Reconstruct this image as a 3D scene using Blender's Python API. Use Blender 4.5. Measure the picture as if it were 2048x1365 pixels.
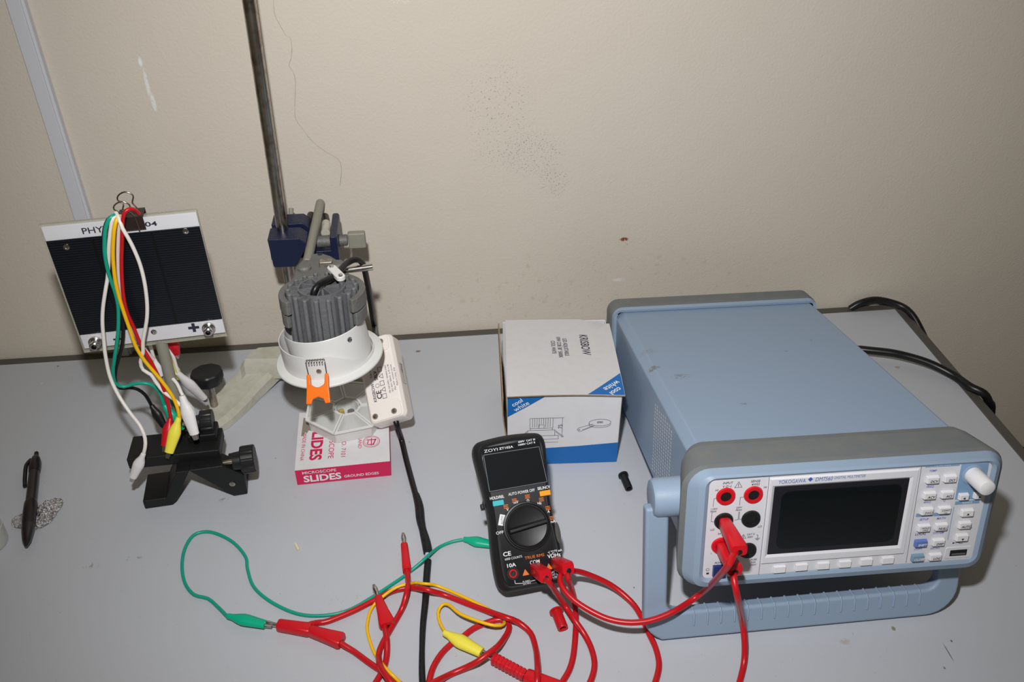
import bpy, math, random
from mathutils import Matrix, Vector, noise
random.seed(7)
for o in list(bpy.data.objects): bpy.data.objects.remove(o)
SC = bpy.context.scene
COL = SC.collection
PI = math.pi
V = Vector

# ------------------------------------------------------------------ camera
FPX = 1778.2
CAM = V((-0.57308, -0.87155, 0.60442))
RX = V((0.99417756, -0.10774792, -0.00117152))
RU = V((0.06289653, 0.57144252, 0.81822826))
RB = V((-0.08749294, -0.81353785, 0.57489229))
cd = bpy.data.cameras.new('camera'); cam = bpy.data.objects.new('camera', cd); COL.objects.link(cam)
cam.matrix_world = Matrix(((RX.x, RU.x, RB.x, CAM.x), (RX.y, RU.y, RB.y, CAM.y), (RX.z, RU.z, RB.z, CAM.z), (0, 0, 0, 1)))
cd.sensor_width = 36.0; cd.lens = FPX / 2048 * 36.0; cd.clip_start = 0.01; cd.clip_end = 50
cd.dof.use_dof = False
SC.camera = cam

def at(px, py, z=None, Y=None):
    """world point seen at a pixel of the photograph, on the level z or on the upright plane Y"""
    d = RX * ((px - 1024) / FPX) - RU * ((py - 682.5) / FPX) - RB
    t = (Y - CAM.y) / d.y if Y is not None else ((z or 0.0) - CAM.z) / d.z
    return CAM + d * t

# ------------------------------------------------------------------ light
SC.view_settings.view_transform = 'Standard'; SC.view_settings.look = 'None'
SC.view_settings.gamma = 1.0; SC.view_settings.use_curve_mapping = False
SC.view_settings.exposure = 0.0
W = bpy.data.worlds.new('world'); SC.world = W; W.use_nodes = True
W.node_tree.nodes['Background'].inputs['Color'].default_value = (1.0, 0.84, 0.54, 1)
W.node_tree.nodes['Background'].inputs['Strength'].default_value = 0.07
FLASH = V((-0.60, -0.78, 0.733))
ld = bpy.data.lights.new('camera_flash', 'SPOT'); fl = bpy.data.objects.new('camera_flash', ld); COL.objects.link(fl)
ld.energy = 27.8; ld.color = (1.0, 1.0, 1.0); ld.shadow_soft_size = 0.016; ld.spot_size = math.radians(106); ld.spot_blend = 1.0
fl.location = FLASH
fl.rotation_euler = (V((-0.417, 0.0128, 0.105)) - FLASH).to_track_quat('-Z', 'Y').to_euler()
cl = bpy.data.lights.new('ceiling_lamp', 'AREA'); co = bpy.data.objects.new('ceiling_lamp', cl); COL.objects.link(co)
cl.energy = 0.9; cl.color = (1.0, 0.88, 0.68); cl.size = 1.2; cl.shape = 'RECTANGLE'; cl.size_y = 0.3
co.location = (-0.9, -1.2, 2.1); co.rotation_euler = (V((-0.5, -0.2, 0)) - V(co.location)).to_track_quat('-Z', 'Y').to_euler()

# ------------------------------------------------------------------ materials
def mat(name, col, rough=0.5, metal=0.0, spec=0.5, trans=0.0, ior=1.45, alpha=1.0, coat=0.0, bump=None, mott=None):
    m = bpy.data.materials.new(name); m.use_nodes = True
    nt = m.node_tree; b = nt.nodes['Principled BSDF']
    b.inputs['Base Color'].default_value = (*col, 1); b.inputs['Roughness'].default_value = rough
    b.inputs['Metallic'].default_value = metal; b.inputs['Specular IOR Level'].default_value = spec
    b.inputs['Transmission Weight'].default_value = trans; b.inputs['IOR'].default_value = ior
    b.inputs['Alpha'].default_value = alpha; b.inputs['Coat Weight'].default_value = coat
    tc = nt.nodes.new('ShaderNodeTexCoord')
    if mott:   # (scale, amount, other colour)
        n = nt.nodes.new('ShaderNodeTexNoise'); n.inputs['Scale'].default_value = mott[0]; n.inputs['Detail'].default_value = 6
        n.inputs['Roughness'].default_value = 0.65
        nt.links.new(tc.outputs['Object'], n.inputs['Vector'])
        r = nt.nodes.new('ShaderNodeMapRange'); r.inputs[1].default_value = 0.45; r.inputs[2].default_value = 0.72
        r.inputs[3].default_value = 0.0; r.inputs[4].default_value = mott[1]
        nt.links.new(n.outputs['Fac'], r.inputs[0])
        mx = nt.nodes.new('ShaderNodeMix'); mx.data_type = 'RGBA'
        mx.inputs[6].default_value = (*col, 1); mx.inputs[7].default_value = (*mott[2], 1)
        nt.links.new(r.outputs[0], mx.inputs[0]); nt.links.new(mx.outputs[2], b.inputs['Base Color'])
    if bump:   # (scale, strength, distance)
        n2 = nt.nodes.new('ShaderNodeTexNoise'); n2.inputs['Scale'].default_value = bump[0]; n2.inputs['Detail'].default_value = 3
        nt.links.new(tc.outputs['Object'], n2.inputs['Vector'])
        bp = nt.nodes.new('ShaderNodeBump'); bp.inputs['Strength'].default_value = bump[1]; bp.inputs['Distance'].default_value = bump[2]
        nt.links.new(n2.outputs['Fac'], bp.inputs['Height']); nt.links.new(bp.outputs['Normal'], b.inputs['Normal'])
    return m
def s(r, g, b):   # sRGB 0-255 to linear
    f = lambda c: (c / 255 / 12.92) if c / 255 <= 0.04045 else ((c / 255 + 0.055) / 1.055) ** 2.4
    return (f(r), f(g), f(b))
M = {}
M['navy'] = mat('navy_enamel', s(24, 32, 62), 0.38, bump=(160, 0.25, 0.002))
M['black'] = mat('black_plastic', s(26, 26, 28), 0.42)
M['blackrubber'] = mat('black_rubber', s(30, 30, 31), 0.55, bump=(700, 0.15, 0.001))
M['blackmetal'] = mat('black_painted_metal', s(18, 19, 20), 0.5, bump=(500, 0.2, 0.001))
M['cord'] = mat('black_cord', s(22, 22, 24), 0.35)
M['tape'] = mat('black_tape', s(24, 25, 28), 0.5, bump=(180, 0.5, 0.002))
M['steel'] = mat('worn_steel', s(186, 180, 172), 0.27, metal=1.0, mott=(90, 0.75, s(104, 76, 56)))
M['chrome'] = mat('bright_metal', s(205, 203, 200), 0.2, metal=1.0)
M['cast'] = mat('cast_aluminium', s(124, 124, 122), 0.6, metal=0.35, bump=(260, 0.4, 0.002), mott=(70, 0.5, s(106, 103, 96)))
M['alu'] = mat('heat_sink_aluminium', s(128, 129, 132), 0.5, metal=0.4, bump=(320, 0.3, 0.0015), mott=(120, 0.4, s(104, 105, 108)))
M['rodgrey'] = mat('grey_coated_rod', s(150, 148, 136), 0.6, metal=0.2, bump=(300, 0.2, 0.001))
M['ivorymetal'] = mat('hammered_ivory_paint', s(196, 194, 180), 0.5, bump=(60, 0.5, 0.004), mott=(55, 0.5, s(160, 152, 122)))
M['white'] = mat('white_enamel', s(226, 226, 224), 0.35)
M['driverwhite'] = mat('driver_plastic', s(242, 234, 228), 0.45)
M['orange'] = mat('orange_plastic', s(246, 118, 18), 0.32)
M['red'] = mat('red_pvc', s(190, 22, 30), 0.33)
M['redplug'] = mat('red_plug_plastic', s(204, 20, 34), 0.36)
M['green'] = mat('green_pvc', s(18, 158, 132), 0.36)
M['greenboot'] = mat('green_vinyl', s(8, 174, 136), 0.34)
M['yellow'] = mat('yellow_pvc', s(244, 188, 16), 0.36)
M['yellowboot'] = mat('yellow_vinyl', s(240, 226, 78), 0.36)
M['whitewire'] = mat('white_pvc', s(232, 228, 222), 0.38)
M['pinkwire'] = mat('pinkish_white_pvc', s(226, 204, 196), 0.38)
M['whiteboot'] = mat('white_vinyl', s(234, 232, 232), 0.36)
M['tape_white'] = mat('bare_joint', s(200, 205, 220), 0.4)
M['body'] = mat('blue_grey_painted_steel', s(146, 168, 194), 0.48, bump=(900, 0.08, 0.0006))
M['bezel'] = mat('blue_grey_rubber', s(142, 161, 183), 0.5, bump=(600, 0.1, 0.001))
M['bezelgrey'] = mat('worn_grey_rubber', s(112, 117, 120), 0.75, mott=(60, 0.5, s(128, 126, 116)), bump=(600, 0.15, 0.001))
M['panel'] = mat('panel_white_plastic', s(216, 216, 222), 0.4)
M['key'] = mat('key_white_plastic', s(228, 227, 230), 0.35)
M['keyblue'] = mat('key_blue_plastic', s(98, 120, 188), 0.38)
M['keyteal'] = mat('key_grey_blue_plastic', s(122, 150, 172), 0.38)
M['navybtn'] = mat('dark_blue_plastic', s(30, 44, 104), 0.35)
M['inkblue'] = mat('blue_ink', s(60, 96, 176), 0.5)
M['inkviolet'] = mat('violet_ink', s(96, 96, 190), 0.5)
M['inkdark'] = mat('dark_ink', s(44, 44, 60), 0.5)
M['inkwhite'] = mat('white_ink', s(226, 228, 232), 0.5)
M['inkorange'] = mat('orange_ink', s(222, 116, 40), 0.5)
M['inkpink'] = mat('crimson_ink', s(204, 28, 84), 0.6)
M['barblue'] = mat('blue_grey_ink', s(126, 160, 196), 0.5)
M['lcd'] = mat('dark_glass', s(14, 20, 22), 0.12, coat=0.3)
M['lcd2'] = mat('handheld_screen', s(26, 29, 32), 0.12, coat=0.5, bump=(40, 0.05, 0.001))
M['holster'] = mat('black_overmould', s(27, 28, 30), 0.5, bump=(900, 0.08, 0.0006))
M['cyanbtn'] = mat('cyan_button', s(60, 182, 192), 0.4)
M['amberbtn'] = mat('amber_button', s(238, 158, 22), 0.4)
M['card'] = mat('white_carton', s(222, 221, 224), 0.6, mott=(40, 0.25, s(196, 190, 180)))
M['cardblue'] = mat('blue_carton_print', s(24, 104, 178), 0.5)
M['cardpink'] = mat('crimson_carton_print', s(208, 28, 84), 0.5)
M['cardtop'] = mat('matt_carton_top', s(205, 204, 206), 0.7, mott=(160, 0.2, s(186, 180, 172)))
M['kraft'] = mat('brown_cardboard', s(158, 134, 104), 0.85, mott=(120, 0.5, s(110, 88, 66)))
M['innershade'] = mat('carton_inside_shade', s(84, 74, 64), 0.85)  # shade of the carton's interior put into the colour
M['torn'] = mat('grey_torn_card', s(142, 132, 120), 0.9)
M['clear'] = mat('milky_clear_plastic', (0.86, 0.87, 0.85), 0.25, trans=0.55, ior=1.15, alpha=0.62)
M['milky'] = mat('milky_plastic_edge', (0.90, 0.91, 0.88), 0.3, alpha=0.80)
M['window'] = mat('clear_plastic_window', (0.90, 0.91, 0.89), 0.15, alpha=0.42)
M['acrylic'] = mat('smoky_acrylic', s(206, 206, 190), 0.15, trans=0.5, ior=1.2, alpha=0.75)
M['pvwhite'] = mat('white_board', s(214, 214, 218), 0.4)
M['penplastic'] = mat('smoky_pen_barrel', s(32, 27, 29), 0.3, coat=0.3)
M['penblack'] = mat('pen_black', s(22, 18, 22), 0.3)
M['brownclip'] = mat('black_spring_steel', s(46, 34, 32), 0.35)
M['wire'] = mat('clip_wire', s(176, 158, 146), 0.25, metal=1.0)
M['crumb'] = mat('beige_crumb', s(222, 208, 184), 0.8)
M['gold'] = mat('yellowish_bits', s(186, 166, 92), 0.5)
M['darkwood'] = mat('dark_wood', s(40, 28, 22), 0.6, mott=(20, 0.6, s(60, 40, 30)))
M['edge'] = mat('dark_grey_edging', s(84, 80, 76), 0.55)
M['trunk'] = mat('white_pvc_trunking', s(206, 208, 214), 0.4)

# silicon cell: near black with fine horizontal lines
def cell_mat():
    m = mat('silicon_cell', s(20, 24, 32), 0.3); nt = m.node_tree; b = nt.nodes['Principled BSDF']
    tc = nt.nodes.new('ShaderNodeTexCoord'); w = nt.nodes.new('ShaderNodeTexWave')
    w.wave_type = 'BANDS'; w.bands_direction = 'Z'; w.inputs['Scale'].default_value = 140; w.inputs['Distortion'].default_value = 0.0
    nt.links.new(tc.outputs['Object'], w.inputs['Vector'])
    cr = nt.nodes.new('ShaderNodeValToRGB'); cr.color_ramp.elements[0].color = (*s(12, 15, 21), 1); cr.color_ramp.elements[1].color = (*s(28, 32, 40), 1)
    cr.color_ramp.elements[0].position = 0.55; cr.color_ramp.elements[1].position = 0.95
    nt.links.new(w.outputs['Fac'], cr.inputs[0]); nt.links.new(cr.outputs[0], b.inputs['Base Color'])
    return m
M['cell'] = cell_mat()

def surface_mat(name, col, rough, marks, speck, bump, broad):
    """painted or laminated surface: fine speckle, broad mottling and a list of soft stains (centre, radii, colour, strength, noise scale)"""
    m = mat(name, col, rough); nt = m.node_tree; b = nt.nodes['Principled BSDF']; L = nt.links.new
    tc = nt.nodes.new('ShaderNodeTexCoord')
    def nz(sc, det=4, ro=0.6):
        n = nt.nodes.new('ShaderNodeTexNoise'); n.inputs['Scale'].default_value = sc; n.inputs['Detail'].default_value = det
        n.inputs['Roughness'].default_value = ro; L(tc.outputs['Object'], n.inputs['Vector']); return n.outputs['Fac']
    def rng(src, a, c, lo=0.0, hi=1.0):
        r = nt.nodes.new('ShaderNodeMapRange'); r.inputs[1].default_value = a; r.inputs[2].default_value = c
        r.inputs[3].default_value = lo; r.inputs[4].default_value = hi; L(src, r.inputs[0]); return r.outputs[0]
    def mixc(fac, A, Bc):
        x = nt.nodes.new('ShaderNodeMix'); x.data_type = 'RGBA'; L(fac, x.inputs[0])
        if isinstance(A, tuple): x.inputs[6].default_value = (*A, 1)
        else: L(A, x.inputs[6])
        x.inputs[7].default_value = (*Bc, 1); return x.outputs[2]
    def mul(a, c):
        x = nt.nodes.new('ShaderNodeMath'); x.operation = 'MULTIPLY'; L(a, x.inputs[0])
        if isinstance(c, float): x.inputs[1].default_value = c
        else: L(c, x.inputs[1])
        return x.outputs[0]
    cur = mixc(rng(nz(broad[0], 3), 0.35, 0.75, 0, broad[1]), col, broad[2])
    cur = mixc(rng(nz(speck[0], 2, 0.5), speck[1], speck[1] + 0.06, 0, speck[2]), cur, speck[3])
    for (c, rad, colr, st, ns, th) in marks:
        sub = nt.nodes.new('ShaderNodeVectorMath'); sub.operation = 'SUBTRACT'; L(tc.outputs['Object'], sub.inputs[0]); sub.inputs[1].default_value = c
        dv = nt.nodes.new('ShaderNodeVectorMath'); dv.operation = 'DIVIDE'; L(sub.outputs[0], dv.inputs[0]); dv.inputs[1].default_value = rad
        ln = nt.nodes.new('ShaderNodeVectorMath'); ln.operation = 'LENGTH'; L(dv.outputs[0], ln.inputs[0])
        fac = mul(rng(ln.outputs['Value'], 0.55, 1.0, 1.0, 0.0), rng(nz(ns, 3, 0.7), th, th + 0.06))
        cur = mixc(mul(fac, float(st)), cur, colr)
    L(cur, b.inputs['Base Color'])
    bp = nt.nodes.new('ShaderNodeBump'); bp.inputs['Strength'].default_value = bump[1]; bp.inputs['Distance'].default_value = bump[2]
    L(nz(bump[0], 3), bp.inputs['Height']); L(bp.outputs['Normal'], b.inputs['Normal'])
    return m

# ------------------------------------------------------------------ geometry helpers
def frame(o, z, x=None):
    """matrix with origin o, local Z along z, local X near x"""
    z = V(z).normalized(); x = V(x) if x is not None else V((1, 0, 0))
    if abs(x.normalized().dot(z)) > 0.98: x = V((0, 1, 0))
    y = z.cross(x).normalized(); x = y.cross(z).normalized(); o = V(o)
    return Matrix(((x.x, y.x, z.x, o.x), (x.y, y.y, z.y, o.y), (x.z, y.z, z.z, o.z), (0, 0, 0, 1)))
def plane(o, right, up):
    """matrix with local X = right, local Y = up (for lettering laid on a face)"""
    r = V(right).normalized(); n = r.cross(V(up)).normalized(); u = n.cross(r); o = V(o)
    return Matrix(((r.x, u.x, n.x, o.x), (r.y, u.y, n.y, o.y), (r.z, u.z, n.z, o.z), (0, 0, 0, 1)))

class G:
    def __init__(self): self.v = []; self.f = []; self.m = []; self.mi = 0
    def add(self, vs, fs, T=None, mi=None):
        k = len(self.v)
        for p in vs:
            p = V(p); self.v.append(T @ p if T is not None else p)
        for q in fs: self.f.append([i + k for i in q]); self.m.append(self.mi if mi is None else mi)
        return self
    def box(self, c, d, T=None, mi=None):
        x, y, z = c; a, b, e = d[0] / 2, d[1] / 2, d[2] / 2
        vs = [(x + i * a, y + j * b, z + k * e) for k in (-1, 1) for j in (-1, 1) for i in (-1, 1)]
        return self.add(vs, [(0, 2, 3, 1), (4, 5, 7, 6), (0, 1, 5, 4), (2, 6, 7, 3), (0, 4, 6, 2), (1, 3, 7, 5)], T, mi)
    def loft(self, loops, T=None, cap0=True, cap1=True, mi=None, closed=True):
        n = len(loops[0]); vs = [p for l in loops for p in l]; fs = []
        for i in range(len(loops) - 1):
            for j in range(n if closed else n - 1):
                a = i * n + j; b = i * n + (j + 1) % n
                fs.append((a, b, b + n, a + n))
        if cap0: fs.append(tuple(reversed(range(n))))
        if cap1: fs.append(tuple(range((len(loops) - 1) * n, len(loops) * n)))
        return self.add(vs, fs, T, mi)
    def lathe(self, prof, T=None, n=32, mi=None, sx=1.0, sy=1.0, caps=True):
        loops = [[(r * math.cos(2 * PI * k / n) * sx, r * math.sin(2 * PI * k / n) * sy, z) for k in range(n)] for r, z in prof]
        return self.loft(loops, T, caps and prof[0][0] > 1e-6, caps and prof[-1][0] > 1e-6, mi)
    def cyl(self, p, q, r, n=20, r2=None, mi=None):
        p = V(p); q = V(q); T = frame(p, q - p)
        return self.lathe([(r, 0), (r if r2 is None else r2, (q - p).length)], T, n, mi)
    def prism(self, out, z0, z1, T=None, mi=None):
        return self.loft([[(x, y, z0) for x, y in out], [(x, y, z1) for x, y in out]], T, mi=mi)
    def flat(self, out, T=None, mi=None, z=0.0):
        return self.add([(x, y, z) for x, y in out], [tuple(range(len(out)))], T, mi)
    def ring(self, r0, r1, z, T=None, n=32, mi=None):
        vs = []; fs = []
        for k in range(n):
            a = 2 * PI * k / n; vs += [(r0 * math.cos(a), r0 * math.sin(a), z), (r1 * math.cos(a), r1 * math.sin(a), z)]
        for k in range(n):
            j = (k + 1) % n; fs.append((2 * k, 2 * k + 1, 2 * j + 1, 2 * j))
        return self.add(vs, fs, T, mi)
    def line2(self, pts, w, T=None, mi=None, closed=False, z=0.0):
        pts = [V((p[0], p[1], 0)) for p in pts]
        if closed: pts = pts + [pts[0]]
        for a, b in zip(pts, pts[1:]):
            d = (b - a)
            if d.length < 1e-9: continue
            nn = V((-d.y, d.x, 0)).normalized() * (w / 2); e = d.normalized() * (w / 2)
            self.add([a - e - nn + V((0, 0, z)), b + e - nn + V((0, 0, z)), b + e + nn + V((0, 0, z)), a - e + nn + V((0, 0, z))], [(0, 1, 2, 3)], T, mi)
        return self
    def tube(self, pts, r, n=10, mi=None, caps=True, flat=1.0):
        pts = [V(p) for p in pts]; N = len(pts)
        rad = r if isinstance(r, (list, tuple)) else [r] * N
        t = [(pts[min(i + 1, N - 1)] - pts[max(i - 1, 0)]).normalized() for i in range(N)]
        u = t[0].orthogonal().normalized(); loops = []
        for i in range(N):
            u = (u - t[i] * u.dot(t[i])).normalized(); w = t[i].cross(u)
            loops.append([pts[i] + (u * math.cos(2 * PI * k / n) + w * math.sin(2 * PI * k / n)) * rad[i] for k in range(n)])
        return self.loft(loops, None, caps, caps, mi)
    def build(self, name, mats, parent=None, bevel=0.0, seg=2, sharp=35, smooth=True, origin=None, subsurf=0):
        me = bpy.data.meshes.new(name)
        off = V(origin) if origin is not None else V((0, 0, 0))
        me.from_pydata([tuple(p - off) for p in self.v], [], self.f)
        ml = mats if isinstance(mats, (list, tuple)) else [mats]
        for q in ml: me.materials.append(M[q] if isinstance(q, str) else q)
        if len(ml) > 1: me.polygons.foreach_set('material_index', self.m)
        me.validate(); me.update()
        if smooth:
            me.polygons.foreach_set('use_smooth', [True] * len(me.polygons))
            if not bevel: me.set_sharp_from_angle(angle=math.radians(sharp))
        o = bpy.data.objects.new(name, me); COL.objects.link(o)
        if origin is not None: o.location = off
        if parent is not None: o.parent = parent
        if bevel:
            b = o.modifiers.new('bevel', 'BEVEL'); b.width = bevel; b.segments = seg; b.limit_method = 'ANGLE'
            b.angle_limit = math.radians(sharp); b.harden_normals = True; b.use_clamp_overlap = True
        if subsurf:
            q = o.modifiers.new('sub', 'SUBSURF'); q.levels = subsurf; q.render_levels = subsurf
        return o

def smoothpath(pts, step=0.004):
    """Catmull-Rom through the points"""
    P = [V(p) for p in pts]; P = [P[0] * 2 - P[1]] + P + [P[-1] * 2 - P[-2]]; out = []
    for i in range(1, len(P) - 2):
        a, b, c, d = P[i - 1], P[i], P[i + 1], P[i + 2]
        k = max(2, int((c - b).length / step))
        for j in range(k):
            t = j / k
            out.append(0.5 * ((2 * b) + (c - a) * t + (2 * a - 5 * b + 4 * c - d) * t * t + (3 * b - a - 3 * c + d) * t ** 3))
    out.append(P[-2]); return out

def rrect(w, h, r, n=5, cx=0, cy=0):
    o = []
    for (sx, sy, a0) in ((1, 1, 0), (-1, 1, 90), (-1, -1, 180), (1, -1, 270)):
        for k in range(n + 1):
            a = math.radians(a0 + 90 * k / n)
            o.append((cx + sx * (w / 2 - r) + r * math.cos(a), cy + sy * (h / 2 - r) + r * math.sin(a)))
    return o

_tc = {}
def text_geo(s_, size, align='CENTER', bold=0.0, shear=0.0, sx=1.0):
    if any(c in s_ for c in 'MWw'): bold = min(bold, 0.010)
    key = (s_, bold)
    if key not in _tc:
        c = bpy.data.curves.new('t', 'FONT'); c.body = s_; c.size = 1.0; c.offset = bold; c.resolution_u = 3
        c.align_x = 'LEFT'; c.fill_mode = 'FRONT'
        o = bpy.data.objects.new('t', c); COL.objects.link(o)
        bpy.context.view_layer.update()
        me = bpy.data.meshes.new_from_object(o.evaluated_get(bpy.context.evaluated_depsgraph_get()))
        vs = [tuple(v.co) for v in me.vertices]; fs = [tuple(p.vertices) for p in me.polygons]
        bpy.data.objects.remove(o); bpy.data.curves.remove(c); bpy.data.meshes.remove(me)
        _tc[key] = (vs, fs)
    vs, fs = _tc[key]
    if not vs: return [], []
    x0 = min(v[0] for v in vs); x1 = max(v[0] for v in vs)
    off = {'CENTER': (x0 + x1) / 2, 'LEFT': x0, 'RIGHT': x1}[align]
    return [((v[0] - off + shear * v[1]) * size * sx, (v[1] - 0.35) * size, 0) for v in vs], fs
def T2(g, s_, x, y, size, T, mi=None, align='CENTER', bold=0.015, shear=0.0, rot=0.0, sx=1.0, width=None):
    vs, fs = text_geo(s_, size, align, bold, shear, sx)
    if width and vs:
        w = max(v[0] for v in vs) - min(v[0] for v in vs); k = width / w
        vs = [(v[0] * k, v[1], v[2]) for v in vs]
    g.add(vs, fs, T @ Matrix.Translation((x, y, 0)) @ Matrix.Rotation(rot, 4, 'Z'), mi)

def thing(name, label, cat, loc=(0, 0, 0), group=None, mw=None):
    o = bpy.data.objects.new(name, None); COL.objects.link(o); o.empty_display_size = 0.02
    if mw is not None: o.matrix_world = mw
    else: o.location = loc
    o['label'] = label; o['category'] = cat
    if group: o['group'] = group
    return o
def tag(o, label, cat, group=None):
    o['label'] = label; o['category'] = cat
    if group: o['group'] = group
    return o
class L(G):
    """geometry given in world coordinates for a thing at a plain location"""
    def __init__(self, root): super().__init__(); self.o = V(root.location)
    def build(self, name, mats, parent=None, **k):
        self.v = [p - self.o for p in self.v]; return super().build(name, mats, parent, **k)
def struct(o): o['kind'] = 'structure'; return o

# ------------------------------------------------------------------ the room
WY = 0.0128
wall_marks = [
    ((-0.8358, 0, 0.334), (0.0022, 1, 0.0055), s(232, 234, 234), 1.0, 90, 0.20),
    ((-0.8345, 0, 0.312), (0.0022, 1, 0.018), s(232, 232, 230), 0.9, 300, 0.40),
    ((-0.8325, 0, 0.294), (0.0024, 1, 0.011), s(232, 232, 230), 0.9, 300, 0.38),
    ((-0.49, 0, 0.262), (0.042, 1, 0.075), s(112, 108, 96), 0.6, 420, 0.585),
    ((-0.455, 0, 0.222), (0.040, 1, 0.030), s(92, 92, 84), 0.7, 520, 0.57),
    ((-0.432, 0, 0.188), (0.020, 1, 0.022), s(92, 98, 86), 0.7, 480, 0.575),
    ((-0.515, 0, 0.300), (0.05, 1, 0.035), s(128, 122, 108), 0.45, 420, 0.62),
    ((-0.3484, 0, 0.1125), (0.0062, 1, 0.0030), s(130, 64, 26), 1.0, 260, 0.40),
    ((-0.3484, 0, 0.106), (0.014, 1, 0.005), s(150, 122, 84), 0.5, 300, 0.56),
    ((-0.351, 0, 0.0585), (0.009, 1, 0.0028), s(222, 222, 218), 0.8, 60, 0.36),
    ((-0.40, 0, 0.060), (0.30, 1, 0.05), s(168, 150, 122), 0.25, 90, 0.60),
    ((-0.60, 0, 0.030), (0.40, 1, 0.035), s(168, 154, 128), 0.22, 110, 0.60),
    ((-0.585, 0, 0.384), (0.012, 1, 0.005), s(228, 224, 214), 0.6, 300, 0.5)]
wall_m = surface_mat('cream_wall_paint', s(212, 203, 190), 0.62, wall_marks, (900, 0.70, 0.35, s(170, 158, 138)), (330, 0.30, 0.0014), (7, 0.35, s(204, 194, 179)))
g = G(); g.box((0.0, WY + 0.06, 0.65), (4.2, 0.12, 2.8))
w = struct(g.build('wall_back', wall_m, origin=(0, WY, 0), smooth=False))
g = G(); g.box((0, -1.2, -0.775), (4.2, 3.0, 0.05))
struct(g.build('floor', mat('floor_tile', s(120, 110, 98), 0.5, mott=(6, 0.4, s(100, 90, 78))), smooth=False))

# hairline crack on the wall, drawn as a shallow dark groove strip on the paint
crack = [(547, 0), (549, 28), (560, 50), (573, 72), (580, 74), (584, 95), (582, 118), (578, 131), (587, 145), (591, 165), (590, 200), (591, 236), (605, 258), (625, 283), (655, 306), (676, 318), (683, 336), (680, 372)]
g = G()
cp = smoothpath([at(x, y, Y=WY) for x, y in crack], 0.006)
rnd = random.Random(3)
for a, b in zip(cp, cp[1:]):
    wd = 0.00008 + 0.00012 * rnd.random()
    g.add([a + V((-wd, -0.0003, 0)), b + V((-wd, -0.0003, 0)), b + V((wd, -0.0003, 0)), a + V((wd, -0.0003, 0))], [(0, 1, 2, 3)])
g.v = [p - V((0, WY, 0)) for p in g.v]; g.build('hairline_crack', mat('hairline_crack', s(140, 132, 116), 0.9), w, smooth=False)

# cable trunking on the wall
tr = thing('cable_trunking', 'white plastic cable trunking running up the cream wall behind the solar panel', 'cable trunking', (-0.9295, WY, 0))
g = L(tr); g.box((-0.9292, WY - 0.004, 0.62), (0.0150, 0.008, 1.30)); g.build('duct_base', 'trunk', tr, bevel=0.0008)
g = L(tr); g.box((-0.9305, WY - 0.0092, 0.62), (0.0128, 0.0030, 1.30)); g.build('snap_on_lid', 'trunk', tr, bevel=0.0008)

# ------------------------------------------------------------------ the desk
table_marks = []
for px, py, rx, ry, c_, st_, ns_, th_ in [(1787, 1258, .0020, .0026, (118, 122, 78), .9, 200, .36), (1690, 1284, .0050, .0035, (172, 146, 138), .5, 200, .42), (1903, 1283, .0009, .0014, (70, 70, 74), .9, 200, .3),
        (1897, 1306, .0006, .0100, (80, 80, 84), .8, 300, .3), (1889, 1337, .0010, .0014, (90, 92, 90), .8, 200, .3), (836, 703, .0038, .0024, (120, 96, 70), .9, 300, .38), (448, 1002, .0060, .0045, (120, 116, 110), .6, 260, .52),
        (262, 1118, .0110, .0030, (110, 108, 106), .6, 240, .54), (183, 1133, .0090, .0040, (108, 108, 106), .6, 300, .56), (819, 885, .0012, .0012, (150, 120, 116), .6, 200, .3), (1268, 1176, .0008, .0008, (60, 60, 62), .9, 200, .3),
        (116, 733, .0016, .0012, (60, 58, 54), .9, 200, .3), (84, 767, .0016, .0012, (214, 214, 210), .9, 200, .3), (551, 917, .0008, .0008, (80, 78, 78), .8, 200, .3), (1795, 735, .0040, .0030, (150, 124, 84), .6, 240, .45), (700, 1210, .05, .012, (158, 156, 150), .35, 160, .58)]:
    p_ = at(px, py); table_marks.append(((p_.x + 0.9, p_.y + 0.37, 0.73), (rx, ry, 1), s(*c_), st_, ns_, th_))
table_m = surface_mat('grey_laminate', s(187, 190, 197), 0.42, table_marks, (520, 0.735, 0.55, s(120, 116, 110)), (700, 0.08, 0.0005), (10, 0.25, s(179, 181, 186)))
desk = thing('desk', 'grey laminate topped desk with dark edging pushed against the cream wall', 'desk', (-0.9, -0.37, -0.73))
X0, Y0 = -1.75, -0.78
g = L(desk); g.box(((X0 + 0) / 2, Y0 / 2, -0.0125), (-X0, -Y0, 0.025)); g.build('table_top', table_m, desk, smooth=False)
g = L(desk)
g.box(((X0 + 0.012) / 2, 0.006, -0.0132), (-X0 + 0.012, 0.0118, 0.0272)); g.build('edge_strip', 'edge', desk, bevel=0.0015)
g = L(desk); g.box((0.0062, Y0 / 2 , -0.0132), (0.0122, -Y0, 0.0272)); g.build('edge_strip', 'edge', desk, bevel=0.0015)
for x in (X0 + 0.05, -0.07):
    for y in (-0.05, Y0 + 0.05):
        g = L(desk); g.box((x, y, -0.3775), (0.045, 0.045, 0.705)); g.build('leg', 'edge', desk, bevel=0.002)
for y in (-0.05,):
    g = L(desk); g.box(((X0 + 0) / 2, y, -0.075), (-X0 - 0.16, 0.02, 0.09)); g.build('back_rail', 'edge', desk, bevel=0.002)

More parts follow.
